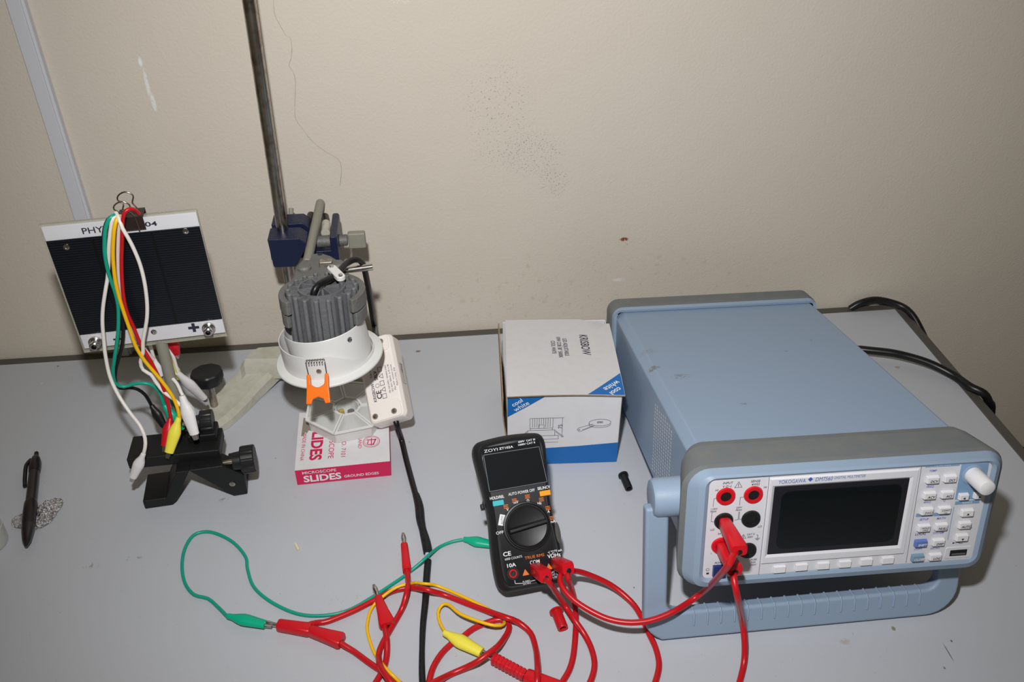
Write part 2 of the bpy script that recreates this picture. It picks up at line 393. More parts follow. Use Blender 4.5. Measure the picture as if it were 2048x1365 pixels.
cab = thing('storage_cabinet', 'low dark wooden cabinet standing against the wall beyond the desk', 'cabinet', (0.55, -0.2, -0.75))
g = L(cab); g.box((0.62, -0.192, -0.505), (0.80, 0.40, 0.49)); g.build('carcass', 'darkwood', cab, bevel=0.003)
for k in (0, 1):
    g = L(cab); g.box((0.43 + 0.385 * k, -0.402, -0.505), (0.37, 0.018, 0.46)); d = g.build('door', 'darkwood', cab, bevel=0.002)
    g = L(cab); g.box((0.57 + 0.11 * k, -0.418, -0.45), (0.012, 0.014, 0.09)); g.build('handle', 'chrome', d, bevel=0.002)

# ------------------------------------------------------------------ bench multimeter (front tipped up on its handle)
MW = Matrix.Translation((-0.28, -0.4412, 0.1195)) @ Matrix.Rotation(-0.0177, 4, 'Z') @ Matrix.Rotation(-0.2097, 4, 'X')
MWI = MW.inverted()
def local_on(mw, px, py, ax, off):
    """local coordinates of the point of plane (axis ax = off) of a thing that the photograph shows at a pixel"""
    d = RX * ((px - 1024) / FPX) - RU * ((py - 682.5) / FPX) - RB
    inv = mw.inverted(); o = inv @ CAM; e = inv.to_3x3() @ d
    return o + e * ((off - o[ax]) / e[ax])
def pn(px, py): q = local_on(MW, px, py, 1, 0.0); return (q.x, q.z)
bm = thing('bench_multimeter', 'blue-grey bench digital multimeter with red plugs in its white front panel', 'multimeter', mw=MW)
def pm(px, py): q = local_on(MW, px, py, 2, 0.0425); return (q.x, q.y, q.z)
stains = [(pm(1298, 703), (0.010, 0.006, 1), s(120, 116, 104), 0.55, 420, 0.50), (pm(1309, 735), (0.0065, 0.005, 1), s(112, 106, 92), 0.85, 420, 0.47),
          (pm(1362, 753), (0.010, 0.0065, 1), s(112, 108, 96), 0.7, 420, 0.50), (pm(1490, 808), (0.007, 0.0022, 1), s(120, 116, 104), 0.6, 420, 0.46),
          (pm(1572, 703), (0.0022, 0.0012, 1), s(110, 108, 100), 0.6, 200, 0.42), (pm(1622, 681), (0.002, 0.001, 1), s(110, 108, 100), 0.6, 200, 0.42)]
body_m = surface_mat('painted_steel_cover', s(141, 161, 185), 0.45, stains, (900, 0.75, 0.2, s(130, 146, 168)), (1200, 0.06, 0.0004), (8, 0.15, s(140, 158, 182)))
ch = 0.0045
prof = [(-0.1065, -0.0475), (0.1065, -0.0475), (0.1065, 0.0425 - ch), (0.1065 - ch, 0.0425), (-0.1065 + ch * 1.6, 0.0425), (-0.1065, 0.0425 - ch * 1.6)]
g = G(); g.loft([[(x, 0.03, z) for x, z in prof], [(x, 0.335, z) for x, z in prof]][::-1]); g.build('cover', body_m, bm, bevel=0.0012)
def vloop(w, h, r, y, cz=-0.0004, cx=0.0): return [(x + cx, y, z + cz) for x, z in rrect(w, h, r, 6)]
def bezel(name, loops, mats, ms):
    g = G()
    for (a, b, mi) in zip(loops, loops[1:], ms): g.loft([a, b][::-1] if True else [], cap0=False, cap1=False, mi=mi)
    return g.build(name, mats, bm, sharp=25)
OC = -0.0016
bezel('front_bezel', [vloop(0.2060, 0.0815, 0.003, 0.004), vloop(0.2108, 0.0862, 0.005, -0.0003), vloop(0.2160, 0.0905, 0.008, -0.0015, OC / 2), vloop(0.2240, 0.0970, 0.010, 0.0006, OC - 0.0012),
    vloop(0.2370, 0.1030, 0.016, 0.0075, OC - 0.0022), vloop(0.2430, 0.1045, 0.018, 0.0120, OC - 0.0026), vloop(0.2290, 0.1020, 0.016, 0.040, OC - 0.0016), vloop(0.2200, 0.0975, 0.013, 0.047, OC - 0.0004), vloop(0.2100, 0.088, 0.006, 0.047, OC)],
    ['bezel', 'bezelgrey'], [0, 0, 0, 0, 1, 1, 1, 0])
bezel('rear_bezel', [vloop(0.2120, 0.0850, 0.004, 0.3290, 0.0005), vloop(0.2190, 0.0900, 0.008, 0.3278, 0.0008), vloop(0.2215, 0.0925, 0.011, 0.3320, 0.0012), vloop(0.2235, 0.0930, 0.012, 0.3365, 0.0015),
    vloop(0.2235, 0.0930, 0.012, 0.3560, 0.0015), vloop(0.2150, 0.087, 0.010, 0.3620, 0.0015), vloop(0.198, 0.074, 0.006, 0.3620, 0.0)],
    ['bezel', 'bezelgrey'], [0, 0, 1, 1, 1, 0])
g = G(); g.box((0, 0.352, -0.0005), (0.20, 0.004, 0.074)); g.build('back_plate', 'blackmetal', bm)
g = G(); g.box((0.055, 0.360, -0.018), (0.03, 0.014, 0.024)); g.build('power_inlet', 'black', bm, bevel=0.001)
for sx in (-1, 1):
    g = G(); g.prism(rrect(0.030, 0.022, 0.004, 3, sx * 0.088, 0.340), -0.0484, -0.0444); g.build('foot', 'bezel', bm)
# small tab under the front
g = G(); g.loft([[(-0.091, 0.006, -0.0505), (-0.055, 0.006, -0.0505), (-0.055, 0.03, -0.0505), (-0.091, 0.03, -0.0505)], [(-0.087, 0.010, -0.058), (-0.059, 0.010, -0.058), (-0.059, 0.026, -0.058), (-0.087, 0.026, -0.058)]][::-1])
g.build('foot', 'bezel', bm, bevel=0.001)
g = G(); g.loft([[(0.055, 0.006, -0.0505), (0.091, 0.006, -0.0505), (0.091, 0.03, -0.0505), (0.055, 0.03, -0.0505)], [(0.059, 0.010, -0.058), (0.087, 0.010, -0.058), (0.087, 0.026, -0.058), (0.059, 0.026, -0.058)]][::-1])
g.build('foot', 'bezel', bm, bevel=0.001)
# left side perforations
g = G(); 
for i in range(9):
    for j in range(22):
        y = 0.098 + i * 0.0068; z = -0.040 + j * 0.0034 + (i % 2) * 0.0017
        if z > 0.031 - 0.18 * max(0, y - 0.12): continue
        g.add([(-0.10665, y - 0.0021, z), (-0.10665, y, z - 0.0012), (-0.10665, y + 0.0021, z), (-0.10665, y, z + 0.0012)], [(0, 1, 2, 3)])
g.build('vent_holes', 'inkwhite', bm, smooth=False)

# panel
FP = plane((0, 0.0, 0), (1, 0, 0), (0, 0, 1))     # local X right, Y up, Z towards the viewer
def fpt(px, py): return pn(px, py)
g = G(); g.prism(rrect(0.2098, 0.0850, 0.004, 5, 0, -0.0004), -0.004, 0.0, FP); pnl = g.build('front_panel', 'panel', bm)
# seams, frames and blue field are on the panel
g = G()
def seam(a, b): g.line2([fpt(*a), fpt(*b)], 0.0003, FP, z=0.00012)
seam((1538.9, 953.5), (1517, 1152)); seam((1843, 934), (1812, 1126)); 
for a, b in [((1436, 997), (1428, 998)), ((1428, 998), (1426, 1014)), ((1424, 1026), (1422.5, 1044)), ((1422.5, 1044), (1430, 1045)), ((1488, 994.5), (1480.5, 995.5)), ((1480.5, 995.5), (1479, 1011)), ((1477.5, 1024), (1476, 1040)), ((1476, 1040), (1469, 1041)),
             ((1479.5, 1024), (1478, 1039)), ((1478, 1039), (1486, 1040))]: seam(a, b)
g.build('panel_lines', 'inkdark', pnl, smooth=False)
g = G()
g.flat([fpt(*p) for p in [(1909.4, 1000), (1966, 998), (1978.5, 925.6), (1923, 929)]], FP, z=0.0001)
for a, b, h in [((1851, 932), (1920, 928.5), 0.0030), ((1832, 1031.3), (1864, 1030), 0.0030), ((1867, 1029.7), (1898.5, 1028), 0.0030), ((1910, 1007), (1959, 1003.5), 0.0030)]:
    A = fpt(*a); B = fpt(*b); g.flat([(A[0], A[1] - h / 2), (B[0], B[1] - h / 2), (B[0], B[1] + h / 2), (A[0], A[1] + h / 2)], FP, z=0.00014)
g.line2([fpt(1907.7, 1015), fpt(1895.4, 1079.5)], 0.0005, FP, z=0.0001)
g.build('blue_fields', 'barblue', pnl, smooth=False)
# raised display surround
a, b_, c, d = [fpt(*p) for p in [(1545.5, 955.5), (1836, 936), (1802.5, 1110), (1530, 1120)]]
x0, x1, z0, z1 = -0.0605, 0.0487, -0.0322, 0.0402
sx0, sx1, sz0, sz1 = -0.0570, 0.0436, -0.0252, 0.0336
def rect(x0, x1, z0, z1, h): return [(x0, -h, z0), (x1, -h, z0), (x1, -h, z1), (x0, -h, z1)]
g = G(); g.loft([rect(x0 - 0.001, x1 + 0.001, z0 - 0.001, z1 + 0.001, 0.0), rect(x0, x1, z0, z1, 0.0013), rect(sx0 - 0.002, sx1 + 0.002, sz0 - 0.002, sz1 + 0.0015, 0.0013), rect(sx0, sx1, sz0, sz1, 0.0001)], cap0=False, cap1=False)
fr = g.build('display_frame', 'panel', bm, smooth=False)
g = G(); g.flat(rrect(sx1 - sx0, sz1 - sz0, 0.0005, 2, (sx0 + sx1) / 2, (sz0 + sz1) / 2), FP, z=0.0002)
scr = g.build('screen', mat('screen_border_reflection', s(34, 34, 40), 0.15, coat=0.3), bm, smooth=False)  # lighter grey paints the reflection around the edge of the glass
g = G(); g.flat(rrect(0.0900, 0.0500, 0.006, 6, (sx0 + sx1) / 2 + 0.0008, (sz0 + sz1) / 2 - 0.0002), FP, z=0.0004); g.build('active_area', 'lcd', scr, smooth=False)
# jacks
for px, py, r, cm in [(1451.5, 993.3, 0.0066, 'redplug'), (1506.8, 990, 0.0066, 'redplug'), (1447.5, 1043, 0.0066, 'black'), (1501.9, 1038.3, 0.0066, 'black'), (1441.4, 1092, 0.0066, 'redplug'), (1495.3, 1101.6, 0.0062, 'black')]:
    x, z = fpt(px, py); T = FP @ Matrix.Translation((x, z, 0))
    g = G(); g.lathe([(r + 0.0006, 0.0), (r, 0.0012), (r * 0.62, 0.0012), (r * 0.60, 0.0006)], T, caps=False)
    j = g.build('jack', cm, bm)
    g = G(); g.ring(0.0, r * 0.61, 0.00065, T); g.build('jack_hole', 'black', j)
# power button
p0 = fpt(1425.7, 1131); p1 = fpt(1449, 1151)
g = G(); g.box(((p0[0] + p1[0]) / 2, -0.001, (p0[1] + p1[1]) / 2), (abs(p1[0] - p0[0]), 0.004, abs(p1[1] - p0[1]))); g.build('power_button', 'navybtn', bm, bevel=0.0004)
# soft keys
for px, py in [(1558, 1138), (1602, 1133.7), (1645.5, 1130.8), (1688.7, 1127.3), (1731.5, 1123), (1774.4, 1119.8)]:
    x, z = fpt(px, py); g = G(); g.box((x, -0.0008, z), (0.0092, 0.0022, 0.0058)); g.build('soft_key', 'key', bm, bevel=0.0005)
# keypad
KEYS = [('DCV', 1863, 958, 'key'), ('DCI', 1898, 955.5, 'key'), ('ACV', 1857, 989.5, 'key'), ('ACI', 1892, 987.5, 'key'), ('2W\u03a9', 1851.5, 1021, 'key'), ('CONT', 1886.5, 1018.5, 'key'),
        ('HOLD', 1845.5, 1054.5, 'key'), ('NULL', 1880.3, 1052, 'key'), ('SHIFT', 1839.5, 1085, 'keyblue'), ('DISP', 1874.3, 1083, 'key'), ('CLOSE', 1833, 1114, 'keyteal'), ('LOG', 1868, 1112, 'key'),
        ('\u25c0', 1925, 992, 'key'), ('\u25b6', 1955, 989.5, 'key'), ('\u25b2', 1932, 1024, 'key'), ('AUTO', 1927, 1048.5, 'key'), ('\u25bc', 1921.5, 1073.5, 'key')]
FK = plane((0, -0.0031, 0), (1, 0, 0), (0, 0, 1))
for t, px, py, m_ in KEYS:
    x, z = fpt(px, py); arrow = t in '\u25c0\u25b6'
    w_, h_ = (0.0078, 0.0056) if arrow else (0.0098, 0.0062)
    g = G(); g.loft([[(x - w_ / 2, 0, z - h_ / 2), (x + w_ / 2, 0, z - h_ / 2), (x + w_ / 2, 0, z + h_ / 2), (x - w_ / 2, 0, z + h_ / 2)],
                     [(x - w_ / 2 + 0.0005, -0.003, z - h_ / 2 + 0.0005), (x + w_ / 2 - 0.0005, -0.003, z - h_ / 2 + 0.0005), (x + w_ / 2 - 0.0005, -0.003, z + h_ / 2 - 0.0005), (x - w_ / 2 + 0.0005, -0.003, z + h_ / 2 - 0.0005)]])
    k = g.build('key', m_, bm, bevel=0.0005)
    g = G(); ink = 'inkwhite' if m_ != 'key' else 'inkdark'
    if t in '\u25c0\u25b6\u25b2\u25bc':
        a0 = {'\u25b6': 0, '\u25b2': 90, '\u25c0': 180, '\u25bc': 270}[t]
        g.flat([(x + 0.0013 * math.cos(math.radians(a0 + q)), z - 0.0006 + 0.0013 * math.sin(math.radians(a0 + q))) for q in (0, 120, 240)], FK)
    elif t == 'HOLD': T2(g, 'HOLD', x + 0.0005, z + 0.0008, 0.0021, FK, bold=0.02, shear=0.2); T2(g, '/TRIG', x + 0.0005, z - 0.0012, 0.0018, FK, bold=0.02, shear=0.2)
    elif t == 'CONT': T2(g, 'CONT', x + 0.0003, z + 0.0006, 0.0021, FK, bold=0.02, shear=0.2); T2(g, '\u2192))', x + 0.0003, z - 0.0014, 0.0017, FK)
    else: T2(g, t, x + 0.0006, z - 0.0006, 0.0027, FK, bold=0.03, shear=0.2)
    g.build('key_legend', ink, k, smooth=False)
# printing on the panel
PL = plane((0, -0.00018, 0), (1, 0, 0), (0, 0, 1))
def lab(g, t, px, py, size, **k): x, z = fpt(px, py); T2(g, t, x, z, size, PL, **k)
g = G()
for t, px, py, sz in [('INPUT', 1455.7, 966.3, 0.0026), ('V \u03a9 \u25b8|', 1453.5, 973.3, 0.0026), ('SENSE', 1511, 962.7, 0.0026), ('4W\u03a9', 1510.6, 969.2, 0.0026), ('HI', 1433.4, 981, 0.0023), ('HI', 1530, 975, 0.0023),
                  ('1100V', 1428, 1018.5, 0.0020), ('PEAK', 1426.7, 1023.5, 0.0020), ('200V', 1478, 1015.5, 0.0020), ('PEAK', 1477.5, 1020.5, 0.0020), ('LO', 1424.5, 1060, 0.0023), ('LO', 1519.4, 1053.5, 0.0023), ('3A', 1438.6, 1068, 0.0022),
                  ('CAT II', 1501, 1069, 0.0021), ('300V', 1500, 1074.5, 0.0021), ('I', 1422, 1107.4, 0.0022), ('POWER', 1441, 1126, 0.0026), ('FUSE', 1507.3, 1119.5, 0.0022), ('F3A', 1506.5, 1125, 0.0022), ('250V', 1505.8, 1130.3, 0.0022), ('LOCAL', 1841, 1068.6, 0.0027)]:
    lab(g, t, px, py, sz, bold=0.01, shear=0.18)
for cx, cy, r in [(1477, 970.5, 0.0027), (1486.5, 1074, 0.0020)]:
    x, z = fpt(cx, cy); g.line2([(x, z + r), (x - r, z - r * 0.75), (x + r, z - r * 0.75)], 0.0003, PL, closed=True); g.line2([(x, z + r * 0.4), (x, z - r * 0.4)], 0.0004, PL)
x, z = fpt(1515, 1075); g.line2([(x - 0.001, z + 0.002), (x, z + 0.002), (x, z - 0.001)], 0.0003, PL)
for k in range(3): g.line2([(x - 0.0018 + 0.0006 * k, z - 0.001 - 0.0007 * k), (x + 0.0018 - 0.0006 * k, z - 0.001 - 0.0007 * k)], 0.0003, PL)
x, z = fpt(1415, 1140); g.ring(0.0010, 0.0013, 0, PL @ Matrix.Translation((x, z, 0)))
x, z = fpt(1415, 1147.5); g.flat([(x - 0.0010, z - 0.0008), (x + 0.0010, z - 0.0008), (x + 0.0010, z + 0.0008), (x - 0.0010, z + 0.0008)], PL)
x, z = fpt(1918, 1085); g.line2([(x - 0.0045, z - 0.0004), (x + 0.0045, z + 0.0002)], 0.0003, PL); g.line2([(x - 0.002, z), (x, z + 0.0014), (x + 0.002, z + 0.0015)], 0.0003, PL); g.line2([(x - 0.001, z), (x + 0.0012, z - 0.0013), (x + 0.003, z - 0.0012)], 0.0003, PL)
g.ring(0.0, 0.0007, 0, PL @ Matrix.Translation((x - 0.0045, z - 0.0004, 0)), 10); g.ring(0.0, 0.0006, 0, PL @ Matrix.Translation((x + 0.002, z + 0.0015, 0)), 10)
g.build('printed_lettering', 'inkdark', pnl, smooth=False)
g = G()
for t, px, py, sz in [('TEMP', 1865.6, 942, 0.0024), ('FREQ', 1860, 973.9, 0.0024), ('4W\u03a9', 1853.8, 1005, 0.0024), ('\u25b8|', 1888, 1002, 0.0024), ('SETUP', 1847.6, 1039.2, 0.0025), ('MATH', 1882, 1037, 0.0025), ('SYSTEM', 1876.3, 1066, 0.0025), ('COPY', 1836, 1098.6, 0.0024), ('SAVE', 1870.7, 1091.5, 0.0022), ('RECALL', 1870, 1097, 0.0022)]:
    lab(g, t, px, py, sz, bold=0.01, shear=0.18)
g.build('shift_lettering', 'inkviolet', pnl, smooth=False)
g = G(); PF = plane((0, -0.00142, 0), (1, 0, 0), (0, 0, 1)); PQ = plane((0, -0.0003, 0), (1, 0, 0), (0, 0, 1))
lg = [('YOKOGAWA', 1583, 961.3, 0.0046, 0.0, 0.0200, 0.0), ('DM7560', 1646.3, 956.3, 0.0047, 0.0, 0.0128, 0.2), ('DIGITAL MULTIMETER', 1698.5, 952, 0.0031, 0.0, 0.0230, 0.2)]
for t, px, py, sz, bo, wd, shx in lg: x, z = fpt(px, py); T2(g, t, x, z, sz, PF, bold=bo, shear=shx, width=wd)
x, z = fpt(1619.5, 957.3); g.flat([(x - 0.0019, z), (x, z - 0.0019), (x + 0.0019, z), (x, z + 0.0019)], PF)
g.build('brand_lettering', 'inkblue', fr, smooth=False)
g = G()
for t, px, py in [('FUNCTION', 1885, 930.2), ('TRIG', 1848, 1030.6), ('DISP', 1883, 1028.8), ('RANGE', 1934.5, 1005.2)]:
    x, z = fpt(px, py); T2(g, t, x, z, 0.0024, PQ, bold=0.0)
g.build('bar_lettering', 'inkwhite', pnl, smooth=False)
# knob and port
x, z = fpt(1945, 949.5); T = FP @ Matrix.Translation((x, z, 0))
g = G(); g.lathe([(0.0082, 0.0001), (0.0082, 0.0006), (0.0068, 0.0010), (0.0064, 0.0010)], T); kb = g.build('knob_collar', 'bezel', bm)
g = G(); g.lathe([(0.0064, 0.001), (0.0062, 0.0175), (0.0057, 0.0190), (0.0050, 0.0194), (0.0, 0.0196)], T); g.build('control_knob', 'key', bm)
x, z = fpt(1915.5, 1105)
g = G(); g.prism(rrect(0.0200, 0.0098, 0.001, 3, x, z), 0, 0.0006, FP); g.build('port_frame', 'panel', bm)
g = G(); g.prism(rrect(0.0132, 0.0052, 0.0003, 2, x, z), 0.0004, 0.0009, FP); p_ = g.build('usb_port', 'black', bm)
g = G(); g.box((x, -0.0010, z - 0.0008), (0.0110, 0.0004, 0.0014)); g.build('contact_tongue', 'chrome', p_)

# handle: pivots on both sides, arms down to a broad ribbed bar that stands on the desk
for sx in (-1, 1):
    g = G(); a = MW @ V((sx * 0.1085, 0.037, 0.0065)); T = frame(a, MW.to_3x3() @ V((sx, 0, 0)))
    e_h = 0.0 if sx < 0 else -0.0150
    g.lathe([(0.0155, 0), (0.0150, 0.0255 + e_h), (0.0135, 0.0285 + e_h), (0.0115, 0.0292 + e_h)], MWI @ T, 40); g.build('pivot_hub', 'bezel', bm)
hb = (MW @ V((0, 0.037, 0.0065))); 
zb = V((0, -0.4405, 0.0)); up = (hb - V((hb.x, zb.y, 0))).normalized()      # plane of the handle, leaning back
HT = plane((0, -0.4405, 0.0012), (1, 0, 0), up)
xl, xr, zt = -0.4225, -0.1625, (hb - V((hb.x, -0.4405, 0.0012))).length - 0.004
out = []
R1 = 0.026; R2 = 0.010
def arc(cx, cy, r, a0, a1, n=7): return [(cx + r * math.cos(math.radians(a0 + (a1 - a0) * k / n)), cy + r * math.sin(math.radians(a0 + (a1 - a0) * k / n))) for k in range(n + 1)]
bh = 0.0250; aw = 0.0185
outl = [(xl, zt)] + arc(xl + R1, R1 * 0.9, R1, 180, 270) + arc(xr - R1, R1, R1, 270, 360) + [(xr, zt), (xr - aw, zt)] + arc(xr - aw - R2, bh + R2, R2, 0, -90, 5) + arc(xl + aw + R2, bh + R2, R2, -90, -180, 5) + [(xl + aw, zt)]
outl = [(x, max(y, 0.0)) for x, y in outl]
g = G(); g.prism(outl, -0.005, 0.006, MWI @ HT); hd = g.build('handle', 'bezel', bm, bevel=0.0028, seg=3)
for k in range(18):
    x = xl + 0.040 + k * 0.0110
    g = G(); g.tube([HT @ V((x, bh - 0.0125, 0.0062)), HT @ V((x, bh - 0.003, 0.0062)), HT @ V((x, bh - 0.0002, 0.0045)), HT @ V((x, bh + 0.0002, -0.003))], 0.0009, 6)
    g.v = [MWI @ p for p in g.v]; g.build('grip_rib', 'bezel', hd)

# ------------------------------------------------------------------ downlight carton
BX0, BX1, BYF, BYB, BH = -0.5085, -0.4005, -0.2315, -0.1050, 0.0865
BT = 0.0012
rot = Matrix.Translation((-0.4545, BYF, 0.0003)) @ Matrix.Rotation(0.0, 4, 'Z')
kb_ = thing('downlight_carton', 'white and blue printed carton with a worn lid beside the bench multimeter', 'box', (-0.4545, BYF, 0))
def bq(x, y, z): return V((x, y, z))
g = L(kb_)
for a, b in [((BX0, BYF, 0.0003), (BX1, BYF + BT, BH - 0.001)), ((BX1 - BT, BYF, 0.0003), (BX1, BYB, BH - 0.001)), ((BX0, BYB - BT, 0.0003), (BX1, BYB, BH - 0.001)), ((BX0, BYF, 0.0003), (BX1, BYB, 0.0015))]:
    g.box([(p + q) / 2 for p, q in zip(a, b)], [abs(q - p) for p, q in zip(a, b)])
sides = g.build('carton_body', 'card', kb_, bevel=0.0004)
g = L(kb_)     # dark sheets added to paint the shade inside the open left end
g.box(((BX0 + BX1) / 2, (BYF + BYB) / 2, BH - 0.012), (BX1 - BX0 - 0.006, BYB - BYF - 0.006, 0.0008)); g.box((BX0 + 0.010, (BYF + BYB) / 2, BH / 2), (0.0008, BYB - BYF - 0.004, BH - 0.02))
g.build('inner_shade_sheet', 'innershade', kb_)
# lid: slightly bowed sheet overhanging the front
lid = []; NX, NY = 14, 14
def lidp(u, v, dz=0.0):
    xl_ = -0.5090 + 0.0035 * v; xr_ = -0.3985 + 0.001 * v
    x = xl_ + (xr_ - xl_) * u; y = -0.2345 + 0.129 * v + 0.004 * v * u * 0 
    if v > 0.98 and u > 0.72: y -= 0.014 * (u - 0.72) / 0.28
    z = BH + 0.0012 * math.sin(PI * v) + 0.0025 * (1 - u) * (1 - v) ** 2 + 0.0016 * math.sin(u * PI * 1.0) * (1 - v) ** 6 + 0.003 * (1 - u) * v * 0.6
    return V((x, y, z + dz))
vs = []; fs = []
for lay, dz in ((0, 0.0), (1, -0.0013)):
    for j in range(NY + 1):
        for i in range(NX + 1): vs.append(lidp(i / NX, j / NY, dz))
n1 = (NX + 1) * (NY + 1)
top, bot, rim = [], [], []
for j in range(NY):
    for i in range(NX):
        a = j * (NX + 1) + i; top.append((a, a + 1, a + NX + 2, a + NX + 1)); bot.append((a + n1, a + n1 + NX + 1, a + n1 + NX + 2, a + n1 + 1))
ed = [j * (NX + 1) for j in range(NY + 1)][::-1] + list(range(0, NX + 1)) + [j * (NX + 1) + NX for j in range(1, NY + 1)] + [NY * (NX + 1) + i for i in range(NX - 1, 0, -1)]
ed = list(dict.fromkeys(ed))
for k in range(len(ed)): a, b = ed[k], ed[(k + 1) % len(ed)]; rim.append((a, a + n1, b + n1, b))
g = L(kb_); g.add(vs, top, mi=0); k0 = 0
g.f += [list(q) for q in bot + rim]; g.m += [1] * (len(bot) + len(rim))
lidob = g.build('lid', ['cardtop', 'kraft'], kb_)
# left closing flap, bent outwards, brown inside edge
g = L(kb_); lo = []
for k in range(9):
    t = k / 8; x = BX0 - 0.0005 - 0.0045 * math.sin(t * PI * 0.62); z = 0.030 + t * (BH - 0.0325)
    lo.append([(x, BYF + 0.001, z), (x, BYB - 0.004 + 0.004 * t, z), (x + 0.0012, BYB - 0.004 + 0.004 * t, z), (x + 0.0012, BYF + 0.001, z)])
g.loft(lo); g.build('end_flap', 'kraft', kb_)
# prints
KF = plane((0, BYF - 0.00015, 0), (1, 0, 0), (0, 0, 1))
g = L(kb_); g.flat([(BX0 + 0.0002, 0.0006), (BX1 - 0.0002, 0.0006), (BX1 - 0.0002, 0.0260), (-0.440, 0.0230), (-0.47, 0.0215), (BX0 + 0.0002, 0.0210)], KF)
g.flat([(BX0 + 0.0002, 0.0620), (-0.4905, 0.0735), (-0.4735, 0.0852), (BX0 + 0.0002, 0.0852)], KF)
g.build('blue_print', 'cardblue', sides, smooth=False)
KF2 = plane((0, BYF - 0.00030, 0), (1, 0, 0), (0, 0, 1))
g = L(kb_); T2(g, 'cool', -0.4995, 0.0795, 0.0066, KF2, bold=0.02, rot=0.60); T2(g, 'white', -0.4955, 0.0748, 0.0072, KF2, bold=0.02, rot=0.60)
g.build('white_lettering', 'inkwhite', sides, smooth=False)
g = L(kb_)
lw = 0.00035; cx = -0.4760; z0 = 0.0330
def P2(pts, c=False): g.line2([(cx + x, z0 + z) for x, z in pts], lw, KF2, closed=c)
P2([(-0.0165, 0), (0.0165, 0), (0.0165, 0.0045), (-0.0165, 0.0045)], True); P2([(-0.0130, 0.0045), (-0.0130, 0.0115), (0.0130, 0.0115), (0.0130, 0.0045)])
P2([(-0.0105, 0.0115), (-0.0105, 0.0140), (0.0105, 0.0140), (0.0105, 0.0115)]); P2([(-0.0110, 0.0140), (-0.0110, 0.0265), (0.0110, 0.0265), (0.0110, 0.0140)])
for k in range(9): P2([(-0.0085 + k * 0.0021, 0.0155 + (0.004 if 3 < k < 6 else 0)), (-0.0085 + k * 0.0021, 0.0262)])
P2([(-0.0025, 0.0140), (-0.0025, 0.0185), (0.0025, 0.0185), (0.0025, 0.0140)])
P2([(-0.0130, 0.0110), (-0.0215, 0.0030)]); P2([(-0.0140, 0.0090), (-0.0205, 0.0020)]); P2([(-0.0215, 0.003), (-0.0205, 0.002)]); P2([(0.0130, 0.0110), (0.0215, 0.0030)]); P2([(0.0140, 0.0090), (0.0205, 0.0020)]); P2([(0.0215, 0.003), (0.0205, 0.002)])
P2([(0.0110, 0.0265), (0.0215, 0.0265)]); P2([(0.0200, 0.0030), (0.0200, 0.0265)]); P2([(-0.0165, -0.004), (0.0165, -0.004)])
T2(g, '75', cx + 0.0180, z0 + 0.0155, 0.0055, KF2, bold=0.0, rot=PI / 2); T2(g, '\u00d890', cx, z0 - 0.0065, 0.0045, KF2, bold=0.0)
# saw and disc
e_ = [( -0.4200 + 0.0105 * math.cos(a), 0.0520 + 0.0042 * math.sin(a)) for a in [2 * PI * k / 28 for k in range(28)]]
g.line2(e_, lw, KF2, closed=True)
g.line2([(-0.4305, 0.0515)] + [(-0.4200 + 0.0105 * math.cos(a), 0.0500 + 0.0042 * math.sin(a)) for a in [PI + PI * k / 14 for k in range(15)]], lw, KF2)
T2(g, '\u00d880', -0.4200, 0.0525, 0.0032, KF2, bold=0.01)
g.line2([(-0.4265, 0.0505), (-0.4400, 0.0462), (-0.4415, 0.0440), (-0.4400, 0.0418), (-0.4370, 0.0420)], lw, KF2)
z_ = [(-0.4370, 0.0420)]
for k in range(7): z_ += [(-0.4360 + k * 0.0014, 0.0440 + k * 0.0007), (-0.4353 + k * 0.0014, 0.0428 + k * 0.0007)]
g.line2(z_ + [(-0.4255, 0.0492)], lw, KF2); g.ring(0.0005, 0.0008, 0, KF2 @ Matrix.Translation((-0.4395, 0.0438, 0)), 12)
g.build('line_drawings', 'inkdark', sides, smooth=False)
KT = plane((0, 0, BH + 0.0042), (0, -1, 0), (1, 0, 0))      # read from the right-hand side; local X = -Y world
g = L(kb_)
def KTX(x, y): return (-y, x)
def lidz(x, y):
    v = (y + 0.2345) / 0.129; u = (x - (-0.5090 + 0.0035 * v)) / (-0.3985 + 0.001 * v + 0.5090 - 0.0035 * v); return lidp(min(max(u, 0), 1), min(max(v, 0), 1)).z + 0.00025
def drape(g, k0):
    for i in range(k0, len(g.v)): p = g.v[i]; g.v[i] = V((p.x, p.y, lidz(p.x, p.y)))
for t, x, y, sz, wd, bo, sh in [('KRISBOW', -0.4273, -0.1530, 0.0120, 0.036, 0.03, 0.15), ('LED ADJUSTABLE', -0.4470, -0.1570, 0.0058, 0.030, 0.01, 0), ('10W COB 38\u00b0 5000K', -0.4532, -0.1570, 0.0058, 0.036, 0.01, 0), ('COOL WHITE', -0.4593, -0.1570, 0.0058, 0.0225, 0.01, 0)]:
    k0 = len(g.v); T2(g, t, -y, x, sz, KT, bold=bo, shear=sh, width=wd); drape(g, k0)
g.build('printed_lettering', 'inkdark', lidob, smooth=False)
g = L(kb_); tri = []
NN = 10
for j in range(NN + 1):
    for i in range(NN + 1 - j):
        u, v = i / NN, j / NN; x = -0.3987 - 0.0350 * u; y = -0.2340 + 0.0330 * v; tri.append(((i, j), V((x, y, lidz(x, y) - 0.00008))))
idx = {k: n for n, (k, _) in enumerate(tri)}; fs = []
for j in range(NN):
    for i in range(NN - j):
        fs.append((idx[(i + 1, j)], idx[(i, j)], idx[(i, j + 1)]))
        if i + j < NN - 1: fs.append((idx[(i + 1, j)], idx[(i, j + 1)], idx[(i + 1, j + 1)]))
g.add([p for _, p in tri], fs); g.build('blue_print', 'cardblue', lidob, smooth=False)
g = L(kb_)
